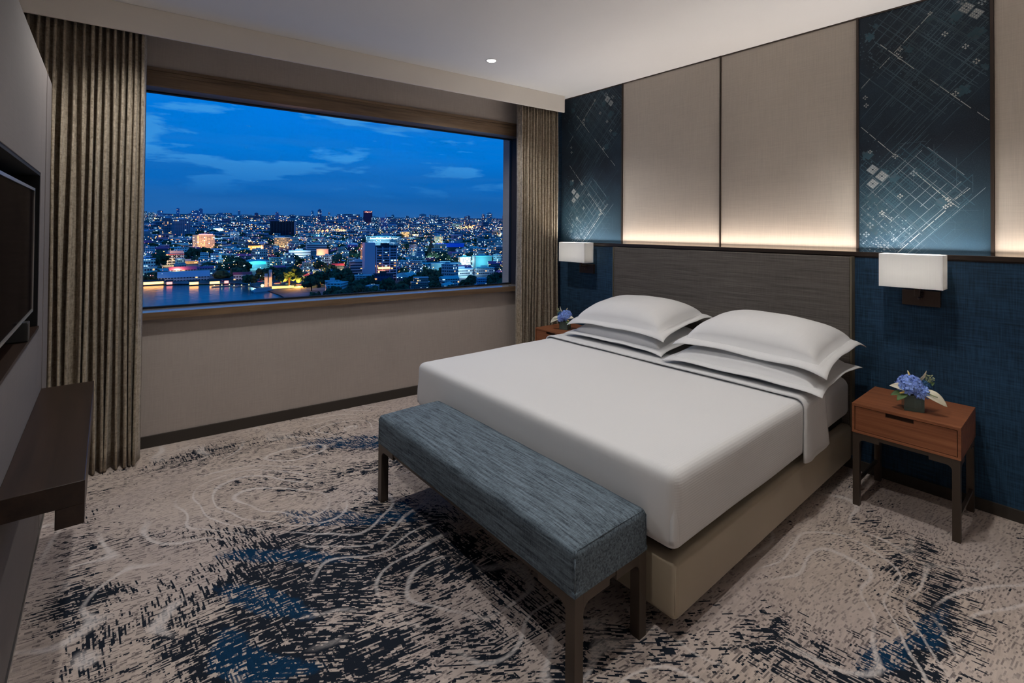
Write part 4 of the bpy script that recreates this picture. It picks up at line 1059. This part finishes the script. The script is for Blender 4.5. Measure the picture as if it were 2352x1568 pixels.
MB().prism([(-9, 0), (8, 0), (10, 1.6), (-10, 1.6)], 'y', -1.8, 1.8).build('hull', white, t); MB().box(-7, 7, -1.4, 1.4, 1.6, 3.2).build('cabin', pinkr, t)
for x, y, lab in ((-578, 88, 'left floating pier with pale lamps'), (-566, 104, 'right floating pier with pale lamps')):
    loc, rz = at(x, y, .25, z=-60.5); t = empty('pier', loc, rz); tag(t, lab, 'pier'); MB().box(-9, 9, -1, 1, 0, .7).build('deck', flat('pier_deck', (.3, .34, .3)), t)
    for q in (-7, 0, 7): MB().ball((q, -1.0, 1.6), .55, 6, 4).build('lamp', GLW['yel'], t)
# trees
leafd = NT('night_foliage'); leafd.base(leafd.mix(leafd.rng(leafd.noise(leafd.coords(), .35, 3), .4, .6), (.008, .030, .018, 1), (.05, .11, .05, 1))); leafd.set(Roughness=.9)
trunkm = flat('bark', (.04, .03, .02))
def crown(mb, x, y, z, r, rnd, n=44):
    for k in range(n):
        a = rnd.uniform(0, 6.28); e = rnd.uniform(-.4, 1.2); d = rnd.uniform(.45, .95)*r
        c = (x+cos(a)*cos(e)*d, y+sin(a)*cos(e)*d, z+sin(e)*d*.8); q = r*rnd.uniform(.16, .34); b = len(mb.v); mb.ball(c, q, 6, 4)
        for i in range(b, len(mb.v)): v = mb.v[i]; mb.v[i] = (v[0]+rnd.uniform(-.3, .3)*q, v[1]+rnd.uniform(-.3, .3)*q, v[2]+rnd.uniform(-.3, .3)*q)
def tree(x, y, r, label, group=None):
    loc, rz = at(x, y); t = empty('tree', loc, rz); tag(t, label, 'tree', group)
    rn = random.Random(int(abs(x)*7+y)); mb = MB(); crown(mb, 0, 0, r*1.0, r, rn); mb.build('foliage', leafd.mat, t, recalc=False); MB().cyl((0, 0, 0), (0, 0, r*.9), r*.08, n=6).build('trunk', trunkm, t)
    return t
gt = tree(-533, 142, 12, 'wide riverside tree lit golden from below by the bottom edge of the window')
l = bpy.data.lights.new('garden_lamp', 'POINT'); l.energy = 46000; l.color = (1, .42, .07); l.shadow_soft_size = .8
for dx, dy in ((1, -12), (9, -9)):
    o = bpy.data.objects.new('garden_lamp', l); COL.objects.link(o); o.location = (dx, dy, 4); o.parent = gt
loc, rz = at(-521, 134, z=-60.3); t = empty('garden_wall', loc, rz); tag(t, 'golden-lit garden terrace under the riverside tree', 'terrace'); MB().box(-11, 9, 0, 1, 0, 2.6).build('lit_wall', glow('golden_wall', (1, .62, .16), 2.4), t)  # the wall itself emits the golden lamplight
k = 0
for x, y, r in ((-520, 168, 9), (-505, 178, 8), (-530, 185, 10), (-488, 190, 8), (-470, 178, 7), (-455, 196, 7), (-440, 206, 7), (-470, 205, 8), (-560, 150, 9), (-585, 150, 8), (-598, 132, 9), (-610, 145, 9), (-570, 112, 7), (-640, 200, 9), (-660, 215, 9), (-620, 215, 8),
                (-455, 240, 7), (-440, 252, 7), (-450, 262, 7), (-470, 262, 8), (-500, 290, 8), (-690, 130, 9), (-720, 130, 8), (-780, 120, 9), (-900, 100, 11), (-920, 120, 11), (-940, 90, 11), (-800, 50, 11), (-780, 40, 10), (-520, 320, 8), (-700, 330, 9), (-720, 350, 9), (-640, 400, 9), (-760, 210, 9), (-545, 205, 9), (-700, 200, 9)):
    tree(x, y, r, 'dark broad-crowned city tree among the roofs', 'dark trees among the city roofs'); k += 1
rq = random.Random(77)
for i in range(46):
    az = rq.uniform(50.5, 73.0); D = rq.uniform(shore(az)+8 if az > 70 else 395, 560); p = polar(az, D)
    if any(abs(p.x-x)+abs(p.y-y) < 24 for x, y in ((-512, 241), (-556, 226), (-444, 284), (-452, 159), (-461, 214), (-515, 347), (-499, 372))): continue
    tree(p.x, p.y, rq.uniform(5, 9), 'dark broad-crowned city tree among the roofs', 'dark trees among the city roofs')
# ordinary houses: six kinds, copied one by one
kinds = []
def proto(w, d, h, wall, roof, style):
    mb = MB().box(-w/2, w/2, 0, d, 0, h, 0)
    if style == 'flat': mb.box(-w/2-.3, w/2+.3, -.3, d+.3, h, h+.6, 1); mb.box(-w*.3, -w*.05, d*.2, d*.6, h+.6, h+2.6, 0)
    elif style == 'gable': mb.prism([(-.6, h), (d+.6, h), (d/2, h+d*.28)], 'x', -w/2-.6, w/2+.6, 1)
    else: mb.box(-w*.35, w*.4, d*.1, d, h, h*1.5, 0); mb.box(-w/2-.3, w/2+.3, -.3, d+.3, h, h+.5, 1); mb.box(-w*.37, w*.42, d*.08, d, h*1.5, h*1.5+.6, 1)
    me = bpy.data.meshes.new('house'); me.from_pydata(mb.v, [], mb.f)
    for p, mi in zip(me.polygons, mb.m): p.material_index = mi
    me.materials.append(wall); me.materials.append(roof); return me
kinds = [proto(22, 12, 9, FM['pale'], ROOF[0], 'flat'), proto(18, 12, 7, FM['grey'], ROOF[1], 'gable'), proto(26, 14, 12, FM['grey'], ROOF[2], 'step'), proto(16, 11, 6, FM['dim'], ROOF[3], 'gable'), proto(30, 13, 8, FM['office'], ROOF[0], 'gable'),
         proto(15, 12, 18, FM['pale'], ROOF[2], 'flat'), proto(24, 16, 6, FM['dim'], ROOF[4], 'flat'), proto(20, 12, 8, FM['dim'], ROOF[5], 'gable'), proto(14, 10, 14, FM['office'], ROOF[1], 'step')]
marks = [(o.location.x, o.location.y) for o in bpy.data.objects if o.parent is None and o.get('category') in ('building', 'tower', 'tree', 'monument')]
main = [(o.location.x, o.location.y) for o in bpy.data.objects if o.parent is None and o.get('category') in ('building', 'tower', 'monument')]
near = []
guard = [(math.degrees(math.atan2(-(x-CAM.x), y-CAM.y)), math.hypot(x-CAM.x, y-CAM.y)) for x, y in main]
def spots(n, ymin, ymax, rnd, amin=49.0, amax=89.5):
    out = []
    while len(out) < n:
        az = rnd.uniform(amin, amax); s = rnd.uniform(ymin, ymax)   # s: slope of sight below level
        D = 79.5/(s+.03)
        if D < shore(az)+12 or D > 8500: continue
        if any(abs(az-a)*d < 950 and d*.87 < D < d+18 for a, d in guard): continue    # keep the view to the named buildings open
        if D < 560 and 69.5 < az < 76.5: continue        # the river garden stays open
        out.append((az, D))
    return out
for az, D in sorted(spots(640, .006, .125, rnd), key=lambda q: q[1]):
    p = polar(az, D)
    if any(abs(p.x-x)+abs(p.y-y) < 20 for x, y in marks): continue
    if any((p.x-q.x)**2+(p.y-q.y)**2 < (9+.008*D)**2 for q in near): continue
    near.append(p)
near = [q for q in near if math.hypot(q.x-CAM.x, q.y-CAM.y) > 0][:252]
for i in range(22):
    az = rq.uniform(50.5, 72.0); D = rq.uniform(410, 520); p = polar(az, D)
    if not any(abs(p.x-x)+abs(p.y-y) < 26 for x, y in main) and not any((p.x-q.x)**2+(p.y-q.y)**2 < 20**2 for q in near): near.append(p)
for p in near:
    me = rnd.choice(kinds); o = bpy.data.objects.new('house', me); COL.objects.link(o)
    loc, rz = at(p.x, p.y, rnd.choice((-.5, -.2, .1, .3, .6, 1.2))); o.location = loc; o.rotation_euler = (0, 0, rz)
    D = math.hypot(p.x-CAM.x, p.y-CAM.y); q = rnd.uniform(.7, 1.15)*(1+.18*max(0, D-800)/1000); o.scale = (q, q, q*rnd.uniform(.7, 1.35))
    tag(o, 'low-rise house among the dusk-blue roofs of the city', 'house', 'low-rise city houses in the view')
# everything further out
def far_field(n, smin, smax, rnd, wr, hr):
    mb = MB()
    for az, D in spots(n, smin, smax, rnd, 44, 96):
        p = polar(az, D); a = math.radians(az); t_ = rnd.uniform(-.5, .5)-0; w = rnd.uniform(*wr)*D/1400; h = rnd.uniform(*hr)*min(1.25, D/2600)*(1 if rnd.random() < .96 else rnd.uniform(1.3, 2.4)); d = w*.6
        Mx = Matrix.Translation((p.x, p.y, p.z-2)) @ Matrix.Rotation(a+t_, 4, 'Z'); mi = rnd.randrange(5)
        mb.box(-w/2, w/2, 0, d, 0, h, mi, Mx); mb.box(-w/2, w/2, 0, d, h, h+.4+.0005*D, 5+rnd.randrange(3), Mx)
    return mb
fm = [facade_mat('far_'+k, c, l, wm, 9, 9, strength=1.5) for k, c, l, wm in (('a', (.25, .48, .60), .18, .4), ('b', (.5, .75, .8), .16, .4), ('c', (.06, .18, .28), .12, .6), ('d', (.36, .26, .42), .18, .7), ('e', (.10, .42, .50), .18, .2))]
mb = far_field(2600, -.022, .045, rnd, (9, 30), (7, 22))
o = mb.build('distant_city', fm+[ROOF[1], ROOF[2], ROOF[4]], recalc=False); tag(o, 'hazy distant city of countless small blocks up to the horizon', 'city', None, 'stuff')
mb = far_field(3000, .028, .135, rnd, (8, 16), (6, 13))
o = mb.build('city_rooftops', fm+[ROOF[0], ROOF[5], ROOF[4]], recalc=False); tag(o, 'dense small roofs filling the gaps between the houses', 'city', None, 'stuff')
mb = MB()
for az, D in spots(620, .01, .100, rnd, 44, 96):
    p = polar(az, D); r = rnd.uniform(4, 8)*(1+.3*D/2000); mb.ball((p.x, p.y, p.z+r*.5), r, 6, 4, 0, (1.5, 1.5, .8))
    b = len(mb.v)-20
    for i in range(max(0, b), len(mb.v)): v = mb.v[i]; mb.v[i] = (v[0]+rnd.uniform(-2, 2), v[1]+rnd.uniform(-2, 2), v[2]+rnd.uniform(-1, 1.5))
tag(mb.build('city_greenery', leafd.mat, recalc=False), 'dark tree tops scattered between the roofs', 'trees', None, 'stuff')
# street lamps and signs as small glowing points
mb = MB()
def lampat(p, D, mi, k=1.0): mb.ball((p.x, p.y, p.z+rnd.uniform(4, 15)), D*.00050*k*rnd.uniform(.6, 1.5), 5, 3, mi)
for az, D in spots(3400, -.018, .110, rnd, 46, 93): lampat(polar(az, D), D, rnd.choices(range(5), (30, 34, 14, 10, 12))[0])
for az, D in spots(2200, -.024, .008, rnd, 46, 93): lampat(polar(az, D), D, rnd.choices(range(5), (34, 36, 10, 12, 8))[0], .9)
def strand(pts, n, mi, k, wob=6):
    for i in range(n):
        f = rnd.random()*(len(pts)-1); j = int(f); a, b = pts[j], pts[min(j+1, len(pts)-1)]; f -= j
        x = a[0]+(b[0]-a[0])*f+rnd.uniform(-wob, wob); y = a[1]+(b[1]-a[1])*f+rnd.uniform(-wob, wob); D = math.hypot(x-CAM.x, y-CAM.y); lampat(Vector((x, y, gz(D))), D, mi, k)
strand([(-1935, 1297), (-2500, 1800), (-3164, 2289)], 90, 0, 1.2, 30); strand([(-5390, 4458), (-4000, 3150), (-1857, 1475)], 70, 0, 1.0, 40); strand([(-1857, 1475), (-1445, 1195), (-1380, 1130)], 80, 0, 1.6, 30)
strand([(-1716, 511), (-1780, 600), (-1863, 701)], 90, 0, 1.3, 10); strand([(-2236, 1471), (-1935, 1297)], 26, 2, 1.6, 20)
strand([(-1187, 225), (-1150, 240)], 20, 0, 1.3, 8); strand([(-820, 55), (-835, 60)], 14, 0, 1.4, 4); strand([(-640, 180), (-655, 195)], 14, 3, 1.2, 5); strand([(-4600, 3300), (-3000, 1700), (-3600, 1000), (-4200, 400)], 260, 1, .9, 200)
o = mb.build('city_lights', [GLW['warm'], GLW['white'], GLW['yel'], GLW['pink'], GLW['blue']], recalc=False); tag(o, 'countless glowing street lamps and signs spread over the city', 'lights', None, 'stuff')
# added fill lamps that brighten the dim streets and facades
def street(x, y, watts, color, h=9):
    l = bpy.data.lights.new('city_fill_light', 'POINT'); l.energy = watts; l.color = color; l.shadow_soft_size = 1.2
    o = bpy.data.objects.new('city_fill_light', l); COL.objects.link(o); D = math.hypot(x-CAM.x, y-CAM.y); o.location = (x, y, gz(D)+h)
WARM, COOL, TEAL = (1, .45, .15), (.75, .95, 1), (.35, .9, 1)
for x, y, w, c in ((-1020, 222, 110, WARM), (-1100, 140, 150, WARM), (-1840, 660, 420, WARM), (-1790, 600, 320, WARM), (-1860, 1470, 520, WARM), (-1470, 1200, 420, WARM), (-2350, 1600, 700, WARM), (-1400, 1120, 200, WARM),
                   (-1030, 470, 160, COOL), (-1000, 520, 160, TEAL), (-615, 425, 70, COOL), (-575, 425, 60, TEAL), (-540, 345, 60, TEAL), (-500, 340, 55, COOL), (-690, 60, 60, WARM), (-820, 62, 70, WARM),
                   (-730, 150, 70, TEAL), (-860, 245, 80, COOL), (-840, 275, 50, WARM), (-1170, 300, 110, WARM), (-900, 380, 120, COOL), (-780, 330, 90, TEAL), (-720, 420, 90, COOL), (-660, 250, 60, WARM), (-600, 200, 50, WARM),
                   (-1300, 400, 160, COOL), (-1500, 500, 220, TEAL), (-1250, 650, 180, COOL), (-1450, 780, 200, WARM), (-1400, 200, 200, COOL), (-2000, 300, 380, COOL), (-2100, 900, 400, TEAL), (-1050, 620, 130, TEAL), (-900, 540, 110, COOL), (-545, 235, 40, WARM)):
    street(x, y, w*330, c)
# thin skyline towers, one by one
sk = facade_mat('skyline_tower', (.30, .52, .72), .16, .35, 7, 7, strength=2.2, vary=.15)  # distance haze is put into the blue wall colour
rt_ = random.Random(9)
for az, D, w, h in ((86.2, 4600, 46, 70), (84.8, 5600, 30, 95), (83.4, 3900, 55, 78), (82.9, 4050, 26, 92), (81.2, 5000, 40, 60), (79.6, 4600, 24, 84), (78.0, 5200, 34, 66), (76.1, 4400, 28, 78), (74.6, 4800, 60, 56), (72.6, 4300, 24, 96), (71.9, 4500, 34, 110), (70.9, 5000, 22, 88),
                    (64.0, 4600, 30, 72), (62.4, 4200, 34, 66), (60.6, 3900, 60, 84), (59.8, 4300, 22, 80), (57.6, 4800, 40, 60), (55.4, 4100, 38, 74), (53.6, 3600, 30, 88), (52.8, 3700, 46, 98), (51.2, 4600, 30, 80)):
    p = polar(az, D); loc, rz = at(p.x, p.y, rt_.uniform(-.4, .4)); t = empty('tower', loc, rz); tag(t, 'hazy blue tower standing on the far skyline', 'building', 'thin towers on the skyline')
    w *= .8; h *= .9
    MB().box(-w/2, w/2, 0, w*.6, 0, h).box(-w*.3, w*.25, w*.1, w*.5, h, h*1.08).build('walls', sk, t); MB().box(-w*.5, w*.5, -.5, w*.6, h, h+1.5).build('roof', ROOF[1], t)
